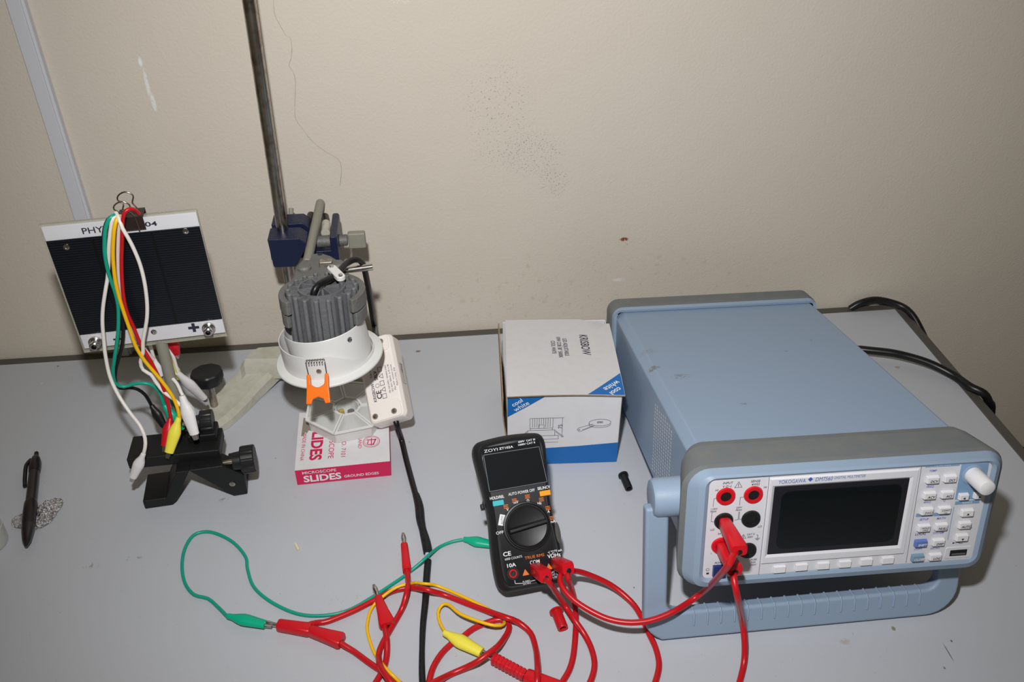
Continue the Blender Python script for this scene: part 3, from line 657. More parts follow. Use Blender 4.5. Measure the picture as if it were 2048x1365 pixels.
KD = Matrix.Translation((0, 0, BH + 0.004))
for t, x, y, sz, bo in [('cool', -0.4065, -0.2285, 0.0078, 0.02), ('white', -0.4090, -0.2205, 0.0088, 0.035)]:
    k0 = len(g.v); T2(g, t, 0, 0, sz, Matrix.Translation((x, y, BH + 0.004)) @ Matrix.Rotation(math.radians(-140), 4, 'Z'), bold=bo); drape(g, k0)
g.build('white_lettering', 'inkwhite', lidob, smooth=False)
kb_.rotation_euler = (0, 0, -0.065)

# ------------------------------------------------------------------ microscope slide box
SB = thing('slide_box', 'white and crimson microscope slide box under the clear plastic pill organiser', 'box', (-0.667, -0.19, 0))
c0, c1, c2, c3 = V((-0.7120, -0.2335, 0)), V((-0.6222, -0.2300, 0)), V((-0.6240, -0.1540, 0)), V((-0.7150, -0.1470, 0))
h = 0.0190
g = L(SB); g.mi = 0
bt = [c + V((0, 0, 0.0003)) for c in (c0, c1, c2, c3)]; tp = [c + V((0, 0, h)) for c in (c0, c1, c2, c3)]
g.add(bt + tp, [(0, 3, 2, 1)], mi=1); g.add(bt + tp, [(4, 5, 6, 7)], mi=0)
for a, b in ((0, 1), (1, 2), (2, 3), (3, 0)): g.add([bt[a], bt[b], tp[b], tp[a]], [(0, 1, 2, 3)], mi=1)
sbb = g.build('carton', ['card', 'cardpink'], SB, smooth=False)
fr_ = (c1 - c0).normalized(); SF = plane(c0 + V((0, 0, h / 2)) - V((0, 0.0002, 0)), fr_, (0, 0, 1))
g = L(SB); T2(g, 'MICROSCOPE', 0.0065, 0.0055, 0.0048, SF, align='LEFT', bold=0.006, width=0.032); T2(g, 'SLIDES', 0.0068, -0.0024, 0.0112, SF, align='LEFT', bold=0.03, width=0.0355); T2(g, 'GROUND EDGES', 0.0450, -0.0040, 0.0045, SF, align='LEFT', bold=0.012, width=0.033)
g.build('white_lettering', 'inkwhite', sbb, smooth=False)
ST = plane((0, 0, h + 0.0002), (0, -1, 0), (1, 0, 0))
g = L(SB)
for t, x, y, sz, wd, bo in [('SLIDES', -0.6935, -0.1960, 0.0155, 0.050, 0.035), ('MADE IN CHINA', -0.7065, -0.2005, 0.0050, 0.040, 0.0), ('MICROSCOPE', -0.6790, -0.1935, 0.0075, 0.053, 0.0), ('CAT. NO. 7101', -0.6672, -0.1960, 0.0062, 0.046, 0.0), ('SAIL BRAND', -0.6515, -0.1915, 0.0050, 0.034, 0.0)]:
    T2(g, t, -y, x, sz, ST, bold=bo, width=wd)
TC = ST @ Matrix.Translation((0.2000, -0.6405, 0)); g.ring(0.0078, 0.0084, 0, TC); g.ring(0.0064, 0.0067, 0, TC)
g.line2([(-0.003, -0.004), (-0.003, 0.004), (0.004, 0.002), (0.004, -0.003)], 0.0012, TC); g.line2([(-0.005, 0.0), (0.005, 0.0)], 0.0009, TC, z=0.0001); g.line2([(-0.001, -0.003), (0.003, -0.004)], 0.0009, TC, z=0.0002)
g.build('crimson_lettering', 'inkpink', sbb, smooth=False)
g = L(SB); g.flat([(-0.7100, -0.1845), (-0.7075, -0.1835), (-0.7068, -0.1790), (-0.7045, -0.1800), (-0.7035, -0.1760), (-0.7005, -0.1770), (-0.7002, -0.1565), (-0.7100, -0.1560)], Matrix.Translation((0, 0, h + 0.0002)))
g.build('torn_patch', 'torn', sbb, smooth=False)

# ------------------------------------------------------------------ seven-sided pill organiser
PC = V((-0.6645, -0.1600, h + 0.0004)); po = thing('pill_organiser', 'milky clear seven-sided pill organiser lying on the slide box', 'organiser', PC)
ph = 0.0138; R7 = 0.0445
ang = [math.radians(-104 + 360 / 7 * k) for k in range(7)]
def hp(r, z, tw=0.0): return [(r * math.cos(a + tw), r * math.sin(a + tw), z) for a in ang]
g = G(); g.loft([hp(R7 * 0.90, 0.0002), hp(R7 * 0.93, ph), hp(R7 * 0.885, ph), hp(R7 * 0.86, 0.0016)], cap0=True, cap1=True)
for a in ang:
    T = Matrix.Rotation(a, 4, 'Z'); g.box((R7 * 0.56, 0, ph * 0.52), (R7 * 0.60, 0.0012, ph * 0.90), T)
g.lathe([(0.0125, 0.0016), (0.0125, ph), (0.0113, ph), (0.0113, 0.0016)], n=14, caps=False)
g.build('tray', mat('milky_tray', (0.88, 0.89, 0.87), 0.3, alpha=0.62), po, sharp=20)
for k, a in enumerate(ang):
    b = ang[(k + 1) % 7]; ri = 0.0135; e = 0.010
    P_ = [(math.cos(a + e) * R7 * 0.985, math.sin(a + e) * R7 * 0.985), (math.cos(b - e) * R7 * 0.985, math.sin(b - e) * R7 * 0.985), (math.cos(b - e * 2.4) * ri, math.sin(b - e * 2.4) * ri), (math.cos(a + e * 2.4) * ri, math.sin(a + e * 2.4) * ri)]
    Q_ = []
    cx_ = sum(p[0] for p in P_) / 4; cy_ = sum(p[1] for p in P_) / 4
    Q_ = [(cx_ + (p[0] - cx_) * 0.84, cy_ + (p[1] - cy_) * 0.84) for p in P_]
    if k == 6: dz = 0.0
    g = G(); g.loft([[(x, y, ph + 0.0002) for x, y in P_], [(x, y, ph + 0.0016) for x, y in P_], [(x, y, ph + 0.0016) for x, y in Q_], [(x, y, ph + 0.0009) for x, y in Q_]], cap0=False, cap1=False, mi=0); g.add([(x, y, ph + 0.0009) for x, y in Q_], [(0, 1, 2, 3)], mi=1); g.build('compartment_lid', ['milky', 'window'], po, sharp=20)
g = G(); g.box((-0.0060, 0.0015, 0.0068), (0.0052, 0.0040, 0.009), Matrix.Rotation(0.4, 4, 'Z')); pb = g.build('yellow_bits', 'gold', po, bevel=0.0008)
g = G(); g.cyl((0.003, 0.003, 0.0018), (0.003, 0.003, 0.0058), 0.0036, 14); g.cyl((0.0036, -0.003, 0.0018), (0.0036, -0.003, 0.0050), 0.0028, 12); g.build('dark_bits', mat('grey_bits', s(120, 112, 112), 0.5), po)

# ------------------------------------------------------------------ LED driver box leaning from the desk up onto the organiser
n_b = at(829, 838, z=0.0340); f_b = at(796, 675, Y=-0.116)      # bottom right edge, near and far
ax = (f_b - n_b); DL = ax.length; ax.normalize()
rt = V((1.0, 0.02, 0.0)); rt = (rt - ax * rt.dot(ax)).normalized(); nz_ = rt.cross(ax).normalized()
rt = (rt * math.cos(0.33) + nz_ * math.sin(0.33)).normalized(); nz_ = rt.cross(ax).normalized()
DM_ = Matrix(((rt.x, ax.x, nz_.x, n_b.x), (rt.y, ax.y, nz_.y, n_b.y), (rt.z, ax.z, nz_.z, n_b.z), (0, 0, 0, 1)))
dr = thing('led_driver', 'off-white LED driver box with printed label leaning on the clear organiser', 'power supply', mw=DM_)
DW, DH = 0.0395, 0.0215
g = G(); g.loft([[(x, y, 0.0) for x, y in rrect(DW, DL, 0.0050, 6, -DW / 2, DL / 2)], [(x, y, DH * 0.80) for x, y in rrect(DW, DL, 0.0050, 6, -DW / 2, DL / 2)], [(x, y, DH) for x, y in rrect(DW - 0.006, DL - 0.002, 0.0045, 6, -DW / 2, DL / 2)]])
db = g.build('case', 'driverwhite', dr, bevel=0.0010, seg=3, sharp=28)
for y, hgt in ((0.0210, 1), (DL - 0.0190, -1)):
    y0, y1 = (0.0, y) if hgt > 0 else (y, DL)
    g = G(); g.prism(rrect(DW - 0.0075, y1 - y0 - 0.0030, 0.0040, 5, -DW / 2, (y0 + y1) / 2), DH - 0.001, DH + 0.0012); cp_ = g.build('end_cover', 'driverwhite', dr, bevel=0.0006)
    for x in (-0.0115, -0.0315):
        ys = 0.0070 if hgt > 0 else DL - 0.0075
        g = G(); g.lathe([(0.0030, 0.0), (0.0030, 0.0001)], Matrix.Translation((x, ys, DH + 0.0013)), 18, mi=1); g.lathe([(0.0021, 0.0), (0.0019, 0.0006), (0.0, 0.0008)], Matrix.Translation((x, ys, DH + 0.0013)), 16, mi=0)
        g.build('screw', ['chrome', 'torn'], cp_)
DT = plane((0, 0, DH + 0.0003), (0, 1, 0), (-1, 0, 0)) @ Matrix.Translation((-0.0060, -0.0060, 0)) @ Matrix.Scale(1.12, 4)     # lettering runs away from the camera end
g = G()
T2(g, 'KRISBOW', 0.0330, 0.0310, 0.0040, DT, bold=0.05, shear=0.2)
T2(g, 'CE', 0.0300, 0.0265, 0.0065, DT, bold=0.02); T2(g, 'SELV', 0.0480, 0.0265, 0.0042, DT, bold=0.03); T2(g, '3-in 10W', 0.0525, 0.0310, 0.0028, DT)
g.ring(0.0016, 0.0019, 0, DT @ Matrix.Translation((0.0385, 0.0265, 0)), 16)
for k, (kx) in enumerate((0.0275, 0.0335, 0.0395, 0.0460, 0.0525)):
    if k % 2: g.line2([(kx - 0.002, 0.0200), (kx + 0.002, 0.0200), (kx, 0.0236)], 0.0004, DT, closed=True)
    else: g.line2([(kx - 0.002, 0.0200), (kx + 0.002, 0.0200), (kx + 0.002, 0.0236), (kx - 0.002, 0.0236)], 0.0004, DT, closed=True)
for k, t in enumerate(['PRI 220-240V~ 50/60Hz 0.06A', 'SEC 36V= 300mA  ta 45 tc 80', 'Max 10W  constant current', 'Made in China  IP20']):
    T2(g, t, 0.0420, 0.0162 - k * 0.0026, 0.0021, DT, bold=0.0)
g.build('printed_label', 'inkdark', db, smooth=False)
DS = plane((0.0, 0, 0), (0, 1, 0), (0, 0, 1)) @ Matrix.Translation((-0.0060, 0, 0)) @ Matrix.Scale(0.9, 4)
g = G(); g.line2([(0.046, 0.006), (0.069, 0.006), (0.069, 0.015), (0.046, 0.015)], 0.0004, DS, closed=True, z=0.0006); T2(g, 'HFG1', 0.0635, 0.0105, 0.0042, DS @ Matrix.Translation((0, 0, 0.0006)), bold=0.05); T2(g, 'QC PASS', 0.0530, 0.0105, 0.0026, DS @ Matrix.Translation((0, 0, 0.0006)))
g.build('side_sticker', 'inkdark', db, smooth=False)
CBL = [(DM_ @ V((-0.012, 0.004, 0.008)))]
blk = thing('driver_cable', 'black taped cable running forward from the LED driver across the desk', 'cable', (-0.60, -0.30, 0))
pp = [DM_ @ V((-0.0170, 0.010, 0.008)), DM_ @ V((-0.0165, -0.0040, 0.008))] + [at(x, y, z=z) for x, y, z in [(803, 880, 0.009), (812, 918, 0.0045), (823, 960, 0.0036), (834, 1000, 0.0036)]]
pth = smoothpath(pp); g = L(blk); g.tube(pth, 0.0029, 14); g.build('cable_sheath', 'cord', blk, sharp=65)
pp = [at(x, y, z=0.0040) for x, y in [(832, 990), (838, 1012), (841, 1040), (846, 1062), (852, 1085), (856, 1106)]]
pth = smoothpath(pp); rr = [0.0033 + 0.0009 * abs(math.sin(i * 0.33)) for i in range(len(pth))]; g = L(blk); g.tube(pth, rr, 10); g.build('tape_wrap', 'tape', blk, sharp=65)
g = L(blk); g.tube(smoothpath([at(855, 1100, z=0.0028), at(854, 1114, z=0.0026), at(854, 1126, z=0.0028)]), 0.0020, 8); g.build('bare_joint', 'tape_white', blk)
pp = [at(x, y, z=0.0030) for x, y in [(856, 1122), (853, 1160), (851, 1200), (846, 1250), (844, 1300), (844, 1350), (847, 1400), (846, 1440)]]
pth = smoothpath(pp); rr = [0.0023 + 0.0008 * abs(math.sin(1.57 + i * 0.075)) for i in range(len(pth))]; g = L(blk); g.tube(pth, rr, 12); g.build('heat_shrink_sleeve', 'tape', blk, sharp=65)

# ------------------------------------------------------------------ retort stand
RS = V((-0.7210, -0.055, 0)); rs = thing('retort_stand', 'ivory cast-iron retort stand with tall worn steel rod behind the downlight', 'retort stand', RS)
tb = V((-0.7200, -0.055, 0.030)); tt = at(498, 0, Y=-0.055); dirr = (tt - tb)
g = L(rs); rp = tb + dirr * 1.12; g.cyl(tb, rp, 0.0060, 24); g.build('rod', 'steel', rs)
g = L(rs)
# base: hub at the back and two arms, each arm an arched bar rounded at its end
def arm(pts, ws, hs, z0s):
    P_ = smoothpath(pts, 0.006); n_ = len(P_); loops = []
    for i, p in enumerate(P_):
        t = i / (n_ - 1); d = (P_[min(i + 1, n_ - 1)] - P_[max(i - 1, 0)]); d.z = 0; d.normalize(); nn = V((-d.y, d.x, 0))
        f = t * (len(ws) - 1); k = min(int(f), len(ws) - 2); q = f - k
        w_ = ws[k] * (1 - q) + ws[k + 1] * q; h_ = hs[k] * (1 - q) + hs[k + 1] * q; z0_ = z0s[k] * (1 - q) + z0s[k + 1] * q
        c = V((p.x, p.y, 0))
        loops.append([c - nn * w_ + V((0, 0, z0_)), c + nn * w_ + V((0, 0, z0_)), c + nn * w_ + V((0, 0, h_ - 0.006)), c + nn * (w_ - 0.004) + V((0, 0, h_)), c - nn * (w_ - 0.004) + V((0, 0, h_)), c - nn * w_ + V((0, 0, h_ - 0.006))])
    g.loft(loops)
blk_ = [at(x, y, z=0.038) for x, y in [(478, 730), (486, 722), (566, 721), (612, 716), (618, 690), (552, 694), (514, 697), (498, 706)]]
g.loft([[(p.x, p.y, 0.0130) for p in blk_], [(p.x, p.y, 0.0335) for p in blk_], [(p.x * 0.93 + 0.07 * -0.745, p.y * 0.93 + 0.07 * -0.048, 0.0385) for p in blk_]])
arm([(-0.7480, -0.0520, 0), (-0.7640, -0.0640, 0), (-0.7780, -0.0820, 0), (-0.7890, -0.1020, 0), (-0.8005, -0.1235, 0), (-0.8090, -0.1385, 0), (-0.8150, -0.1465, 0)], [0.0200, 0.0200, 0.0195, 0.0195, 0.0190, 0.0175, 0.0080], [0.024, 0.0225, 0.0185, 0.016, 0.015, 0.0140, 0.0125], [0.0120, 0.0050, 0.0010, 0.0004, 0.0003, 0.0003, 0.0003])
arm([(-0.7210, -0.050, 0), (-0.6960, -0.0500, 0), (-0.6780, -0.0560, 0), (-0.6640, -0.0700, 0), (-0.6520, -0.0860, 0)], [0.020, 0.0195, 0.0180, 0.015, 0.008], [0.038, 0.034, 0.026, 0.015, 0.0125], [0.0004, 0.0012, 0.0010, 0.0004, 0.0003])
g.lathe([(0.019, 0.0003), (0.019, 0.034), (0.0165, 0.039), (0.013, 0.041), (0.013, 0.048), (0.0115, 0.050), (0.0, 0.050)], Matrix.Translation((-0.7200, -0.055, 0)), 28)
base = g.build('cast_base', 'ivorymetal', rs, bevel=0.003, seg=3, sharp=28)
k0 = at(429, 812, z=0.014); k1 = at(422, 768, z=0.040)
sd = (V((k0.x - 0.001, k0.y + 0.004, 0.060)) - k0).normalized()
g = L(rs); g.cyl(k0 - sd * 0.010, k0 + sd * 0.030, 0.0040, 16); scw = g.build('levelling_screw', 'steel', rs)
g = L(rs); T = frame(k0 + sd * 0.026, sd); 
prof = [(0.0085, 0.0), (0.0135, 0.003), (0.0160, 0.0100), (0.0160, 0.0150), (0.0150, 0.0165), (0.0, 0.0170)]
loops = [[((r * (1 + 0.022 * math.cos(9 * 2 * PI * k / 54)) if r > 0.012 else r) * math.cos(2 * PI * k / 54), (r * (1 + 0.022 * math.cos(9 * 2 * PI * k / 54)) if r > 0.012 else r) * math.sin(2 * PI * k / 54), z) for k in range(54)] for r, z in prof]
g.loft(loops, T, True, False); g.build('knob', 'black', scw, sharp=30)

# ------------------------------------------------------------------ boss head on the rod
bo = thing('boss_head', 'navy blue boss head clamped on the steel rod of the retort stand', 'clamp', (-0.715, -0.052, 0.167))
BFc = plane((0, -0.0760, 0), (1, 0, 0), (0, 0, 1))
poly = [(-0.7300, 0.1830), (-0.7000, 0.1825), (-0.6925, 0.1765), (-0.6925, 0.1722), (-0.6965, 0.1670), (-0.7045, 0.1530), (-0.7070, 0.1505), (-0.7265, 0.1505), (-0.7285, 0.1520)]
g = L(bo); g.prism(poly, -0.0245, 0.0, BFc)
g.prism([(x, z) for x, z in [(-0.7300, 0.1820), (-0.6990, 0.1820), (-0.6925, 0.1765), (-0.6925, 0.1700), (-0.6990, 0.1600), (-0.7300, 0.1600)]], -0.0560, -0.0335, BFc)
g.box((-0.7275, -0.050, 0.169), (0.0045, 0.048, 0.022)); g.box((-0.690, -0.046, 0.1550), (0.050, 0.030, 0.0075)); g.box((-0.7000, -0.046, 0.1585), (0.012, 0.030, 0.013))
g.prism([(-0.6690, 0.1520), (-0.6618, 0.1520), (-0.6618, 0.1840), (-0.6635, 0.1856), (-0.6675, 0.1856), (-0.6690, 0.1840)], -0.0460, 0.006, BFc)
g.build('frame', 'navy', bo, bevel=0.0016, seg=3)
def threaded(g, p, q, r, pitch, depth, n=18):
    p = V(p); q = V(q); Ln = (q - p).length; T = frame(p, q - p); k = int(Ln / pitch); pr = []
    for i in range(k):
        z = i * pitch; pr += [(r, z), (r, z + pitch * 0.45), (r - depth, z + pitch * 0.55), (r - depth, z + pitch * 0.95)]
    g.lathe(pr, T, n)
zc = 0.1672; yc = -0.056
g = L(bo); threaded(g, (-0.6845, yc, zc), (-0.6530, yc, zc), 0.0062, 0.0016, 0.0007); sw = g.build('clamping_screw', 'cast', bo, sharp=25)
g = L(bo); g.box((-0.6445, yc, zc), (0.0175, 0.0080, 0.0175)); g.build('wing_grip', 'rodgrey', sw, bevel=0.0016)
g = L(bo); g.cyl((-0.7130, -0.025, 0.172), (-0.7125, -0.012, 0.184), 0.0026, 12); g.build('lock_screw', 'rodgrey', bo)

# ------------------------------------------------------------------ clamp holding the lamp
cm_ = thing('lab_clamp', 'grey cast jaw clamp gripping the downlight heat sink', 'clamp', (-0.685, -0.10, 0.175))
he = at(641, 405, Y=0.008); hz = 0.1775
g = L(cm_); g.cyl((-0.6905, -0.105, 0.1705), he, 0.0047, 18); 
g.build('support_rod', 'rodgrey', cm_, bevel=0.0012)
for px, py, px2, py2, mt, r in [(619, 447, 623, 428, 'black', 0.0043), (652, 447, 650, 431, 'black', 0.0040)]:
    a = at(px, py, Y=-0.020); b = at(px2, py2, Y=0.002)
    g = L(cm_); T = frame(a, b - a); Ln = (b - a).length; g.lathe([(r, 0), (r, Ln - 0.003), (r * 0.75, Ln - 0.001), (0, Ln)], T, 18); g.build('rubber_sleeve', mt, cm_)
a = at(651, 466, Y=-0.040); b = at(652, 447, Y=-0.019)
g = L(cm_); g.cyl(a, b, 0.0046, 16); g.build('finger', 'ivorymetal', cm_)
a = at(612, 452, Y=-0.028); b = at(619, 447, Y=-0.019)
zt_ = 0.1760
cst = [at(x, y, z=zt_) for x, y in [(610, 506), (640, 500), (662, 507), (684, 520), (693, 538), (712, 552), (716, 575), (700, 583), (645, 556), (580, 583), (567, 572), (583, 550), (590, 528)]]
g = L(cm_); g.prism([(p.x, p.y) for p in cst], 0.1590, 0.1740); g.build('jaw_casting', 'cast', cm_, bevel=0.003, seg=3, sharp=20)
for px, py in [(608, 533), (676, 527)]:
    p = at(px, py, z=0.1765); g = L(cm_); g.lathe([(0.0068, -0.004), (0.0068, 0.0), (0.0050, 0.0016), (0.0, 0.0020)], Matrix.Translation((p.x, p.y, 0.1760)), 20); g.build('pivot_bolt', 'cast', cm_)
p = at(640, 508, z=0.1745); g = L(cm_); g.ring(0.0, 0.0025, 0.1745, Matrix.Translation((p.x, p.y, 0)), 16); g.build('oil_hole', 'black', cm_)
p = at(652, 527, z=0.176); g = L(cm_); g.box((p.x, p.y, 0.1765), (0.0125, 0.008, 0.006)); g.build('sliding_nut', 'steel', cm_, bevel=0.001)
g = L(cm_); threaded(g, (-0.665, -0.1300, 0.1735), (-0.6360, -0.1300, 0.1760), 0.0032, 0.0010, 0.0006, 14); sw = g.build('adjusting_screw', 'chrome', cm_, sharp=25)
g = L(cm_); g.cyl((-0.6362, -0.1300, 0.1760), (-0.6262, -0.1300, 0.1770), 0.0034, 16); q = g.build('screw_head', 'chrome', sw)
HC = V((-0.6710, -0.1750, 0.0))
def arcband(g, cx, cy, r0, r1, z0, z1, a0, a1, n=18):
    loops = []
    for k in range(n + 1):
        a = math.radians(a0 + (a1 - a0) * k / n); c, s_ = math.cos(a), math.sin(a); e = 1.0
        if k in (0, n): e = 0.75
        loops.append([(cx + r0 * c, cy + r0 * s_, z0), (cx + (r0 + (r1 - r0) * e) * c, cy + (r0 + (r1 - r0) * e) * s_, z0), (cx + (r0 + (r1 - r0) * e) * c, cy + (r0 + (r1 - r0) * e) * s_, z1), (cx + r0 * c, cy + r0 * s_, z1)])
    g.loft(loops)
for a0, a1 in ((98, 218), (82, -42)):
    TJ = Matrix.Translation((HC.x, HC.y, 0.125)) @ Matrix.Rotation(-0.10, 4, 'X') @ Matrix.Translation((-HC.x, -HC.y, -0.125))
    g = L(cm_); arcband(g, HC.x, HC.y, 0.0330, 0.0390, 0.1655, 0.1790, a0, a1); arcband(g, HC.x, HC.y, 0.0330, 0.0385, 0.1510, 0.1640, a0, a1 + (6 if a1 > 0 else -6) * -1)
    g.v = [TJ @ p for p in g.v]; g.build('jaw', 'cast', cm_, bevel=0.001)

# ------------------------------------------------------------------ downlight
dl = thing('led_downlight', 'white ringed LED downlight with grey finned heat sink hanging in the clamp', 'downlight', (HC.x, HC.y, 0.105))
T0 = Matrix.Translation((HC.x, HC.y - 0.0005, 0.125)) @ Matrix.Rotation(-0.10, 4, 'X') @ Matrix.Translation((0, 0, -0.125))
g = L(dl); ztop = 0.1830; NF = 18; r_in = 0.0215
g.lathe([(r_in, 0.130), (r_in, ztop), (r_in - 0.0016, ztop), (r_in - 0.0016, ztop - 0.008), (0.0, ztop - 0.008)], T0, 40, caps=False)
g.lathe([(0.026, 0.118), (0.0310, 0.122), (0.0310, 0.1330), (0.021, 0.1332)], T0, 40)
hs = g.build('heat_sink', 'alu', dl, sharp=30)
for k in range(NF):
    a = 2 * PI * k / NF + 0.09; Tk = T0 @ Matrix.Rotation(a, 4, 'Z')
    g = L(dl); g.box(((r_in + 0.0300) / 2, 0, (0.126 + ztop - 0.002) / 2), (0.0300 - r_in, 0.0015, ztop - 0.002 - 0.126), Tk)
    g.lathe([(0.0023, 0.0), (0.0023, ztop - 0.1260 - 0.0006), (0.0017, ztop - 0.1260), (0.0, ztop - 0.1258)], Tk @ Matrix.Translation((0.0301, 0, 0.1260)), 12)
    g.build('fin', 'alu', hs)
g = L(dl)
for k in range(10):
    Tk = T0 @ Matrix.Rotation(2 * PI * k / 10 + 0.2, 4, 'Z'); g.box((0.0125, 0, ztop - 0.0045), (0.0175, 0.0012, 0.0085), Tk)
g.lathe([(0.0045, ztop - 0.009), (0.0045, ztop - 0.002), (0.0, ztop - 0.002)], T0, 16)
g.build('top_ribs', 'alu', hs)
# tilted white ring assembly
nrm = V((-0.085, 0.035, 1)).normalized(); TR = frame((-0.6718, -0.1750, 0.1085), nrm, (1, 0.15, 0)); 
nr2 = V((-0.14, 0.10, 1)).normalized(); TU = frame((-0.6694, -0.1760, 0.1150), nr2, (1, 0, 0))
g = L(dl); g.lathe([(0.0395, -0.0022), (0.0480, -0.0026), (0.0502, -0.0016), (0.0506, 0.0), (0.0500, 0.0010), (0.0470, 0.0018), (0.0428, 0.0022), (0.0410, 0.0006), (0.0395, -0.0022)], TR, 72, caps=False)
def cup_h(a): return 0.0040 + 0.0215 * min(1.0, max(0.0, 0.5 + 1.15 * math.cos(a - math.radians(205))))
loops = []
for (r_, e_) in ((0.0428, 0.0), (0.0425, 1.0), (0.0417, 1.0), (0.0412, 0.0)):
    loops.append([(r_ * math.cos(2 * PI * k / 96), r_ * math.sin(2 * PI * k / 96), 0.0010 + e_ * cup_h(2 * PI * k / 96)) for k in range(96)])
g.loft(loops, TR, False, False); fln = g.build('trim_ring', 'white', dl, sharp=28)
g = L(dl); g.lathe([(0.0345, -0.006), (0.0372, -0.006), (0.0374, 0.0305), (0.0370, 0.0312), (0.0365, 0.0305), (0.0345, 0.002)], TU, 64, caps=False); g.build('tilting_ring', 'white', dl, sharp=28)
g = L(dl); g.lathe([(0.0, -0.001), (0.0395, -0.001), (0.0395, 0.001), (0.0, 0.001)], TR, 48); g.build('diffuser', 'clear', dl)
for px, py, nm in [(629, 735, 'rivet'), (699, 680, 'rivet')]:
    a_ = -PI / 2 + (-0.26 if px < 650 else 0.70); rr_ = 0.0425 if px < 650 else 0.0374
    Tq = (TR if px < 650 else TU) @ Matrix.Rotation(a_, 4, 'Z') @ Matrix.Translation((rr_, 0, 0.0125 if px < 650 else 0.0235)) @ Matrix.Rotation(PI / 2, 4, 'Y')
    g = L(dl); g.lathe([(0.0026, 0), (0.0024, 0.0009), (0.0013, 0.0011), (0.0011, 0.0004), (0.0, 0.0004)], Tq, 18); g.build('rivet', 'chrome', fln)
# spring clips: one in front, one behind
def spring_clip(aa):
    TA = TR @ Matrix.Rotation(aa, 4, 'Z')      # local X points outward
    g = L(dl); coil = []
    for k in range(0, 7 * 12 + 1):
        t = k / 12; coil.append(TA @ V((0.0448 + 0.0023 * math.cos(2 * PI * t), -0.0085 + 0.0170 * t / 7, 0.0245 + 0.0023 * math.sin(2 * PI * t))))
    g.tube(coil, 0.00055, 6); 
    for sy in (-1, 1): g.tube([TA @ V((0.0468, sy * 0.0085, 0.0240)), TA @ V((0.0490, sy * 0.0082, 0.0120)), TA @ V((0.0540, sy * 0.0080, 0.0060))], 0.00055, 6)
    sp = g.build('spring', 'chrome', dl, sharp=70)
    g = L(dl)
    o_ = []
    TB = TA @ Matrix.Translation((0.0485, 0, 0.0135)) @ Matrix.Rotation(math.radians(48), 4, 'Y')
    outl_ = [(0.0, -0.0098), (0.0, -0.0068), (0.0075, -0.0062)] + [(0.0090 + 0.0030 * math.sin(PI * t / 6) , -0.0062 + 0.0124 * t / 6) for t in range(0, 7)] + [(0.0075, 0.0062), (0.0, 0.0068), (0.0, 0.0098), (0.0120, 0.0100), (0.0265, 0.0110), (0.0268, 0.0062), (0.0225, 0.0048), (0.0205, 0.0), (0.0225, -0.0048), (0.0268, -0.0062), (0.0265, -0.0110), (0.0120, -0.0100)]
    g.prism(outl_[::-1], -0.0012, 0.0016, TB); g.build('clip_arm', 'orange', sp, bevel=0.0008)
spring_clip(-PI / 2 - 0.26); spring_clip(PI / 2 - 0.26)
# cable out of the top, strain relief and run to the driver
path = [V((-0.678, -0.186, ztop - 0.008)), V((-0.6765, -0.185, ztop + 0.0030)), V((-0.672, -0.180, ztop + 0.0072)), V((-0.664, -0.170, ztop + 0.0065)), V((-0.657, -0.158, ztop + 0.005)), at(694, 527, Y=-0.138), at(712, 519, Y=-0.128), at(725, 527, Y=-0.118), at(732, 552, Y=-0.108), at(739, 590, Y=-0.085), at(744, 625, Y=-0.060), at(749, 655, Y=-0.030), DM_ @ V((-0.020, DL + 0.004, 0.011)), DM_ @ V((-0.020, DL - 0.006, 0.011))]
g = L(dl); g.tube(smoothpath(path), 0.0030, 12); g.build('supply_cable', 'cord', dl, sharp=65)
g = L(dl); a = at(664, 541, z=ztop + 0.006); b = at(682, 559, z=ztop + 0.0058); d_ = (b - a).normalized(); T = plane(a + V((0, 0, 0.001)), d_, (-d_.y, d_.x, 0)); Ln = (b - a).length
g.prism(rrect(Ln + 0.007, 0.0085, 0.004, 6, Ln / 2, 0), -0.0015, 0.0030, T); cc = g.build('cable_clamp', 'white', dl, bevel=0.0008)
for x in (0.0, Ln):
    g = L(dl); g.lathe([(0.0022, 0.003), (0.0020, 0.0042), (0.0, 0.0046)], T @ Matrix.Translation((x, 0, 0)), 14); g.build('screw', 'chrome', cc)
for x in (0.0, Ln):
    p = T @ V((x, 0, -0.0015)); g = L(dl); g.cyl((p.x, p.y, ztop - 0.009), p, 0.0024, 10); g.build('clamp_post', 'alu', cc)

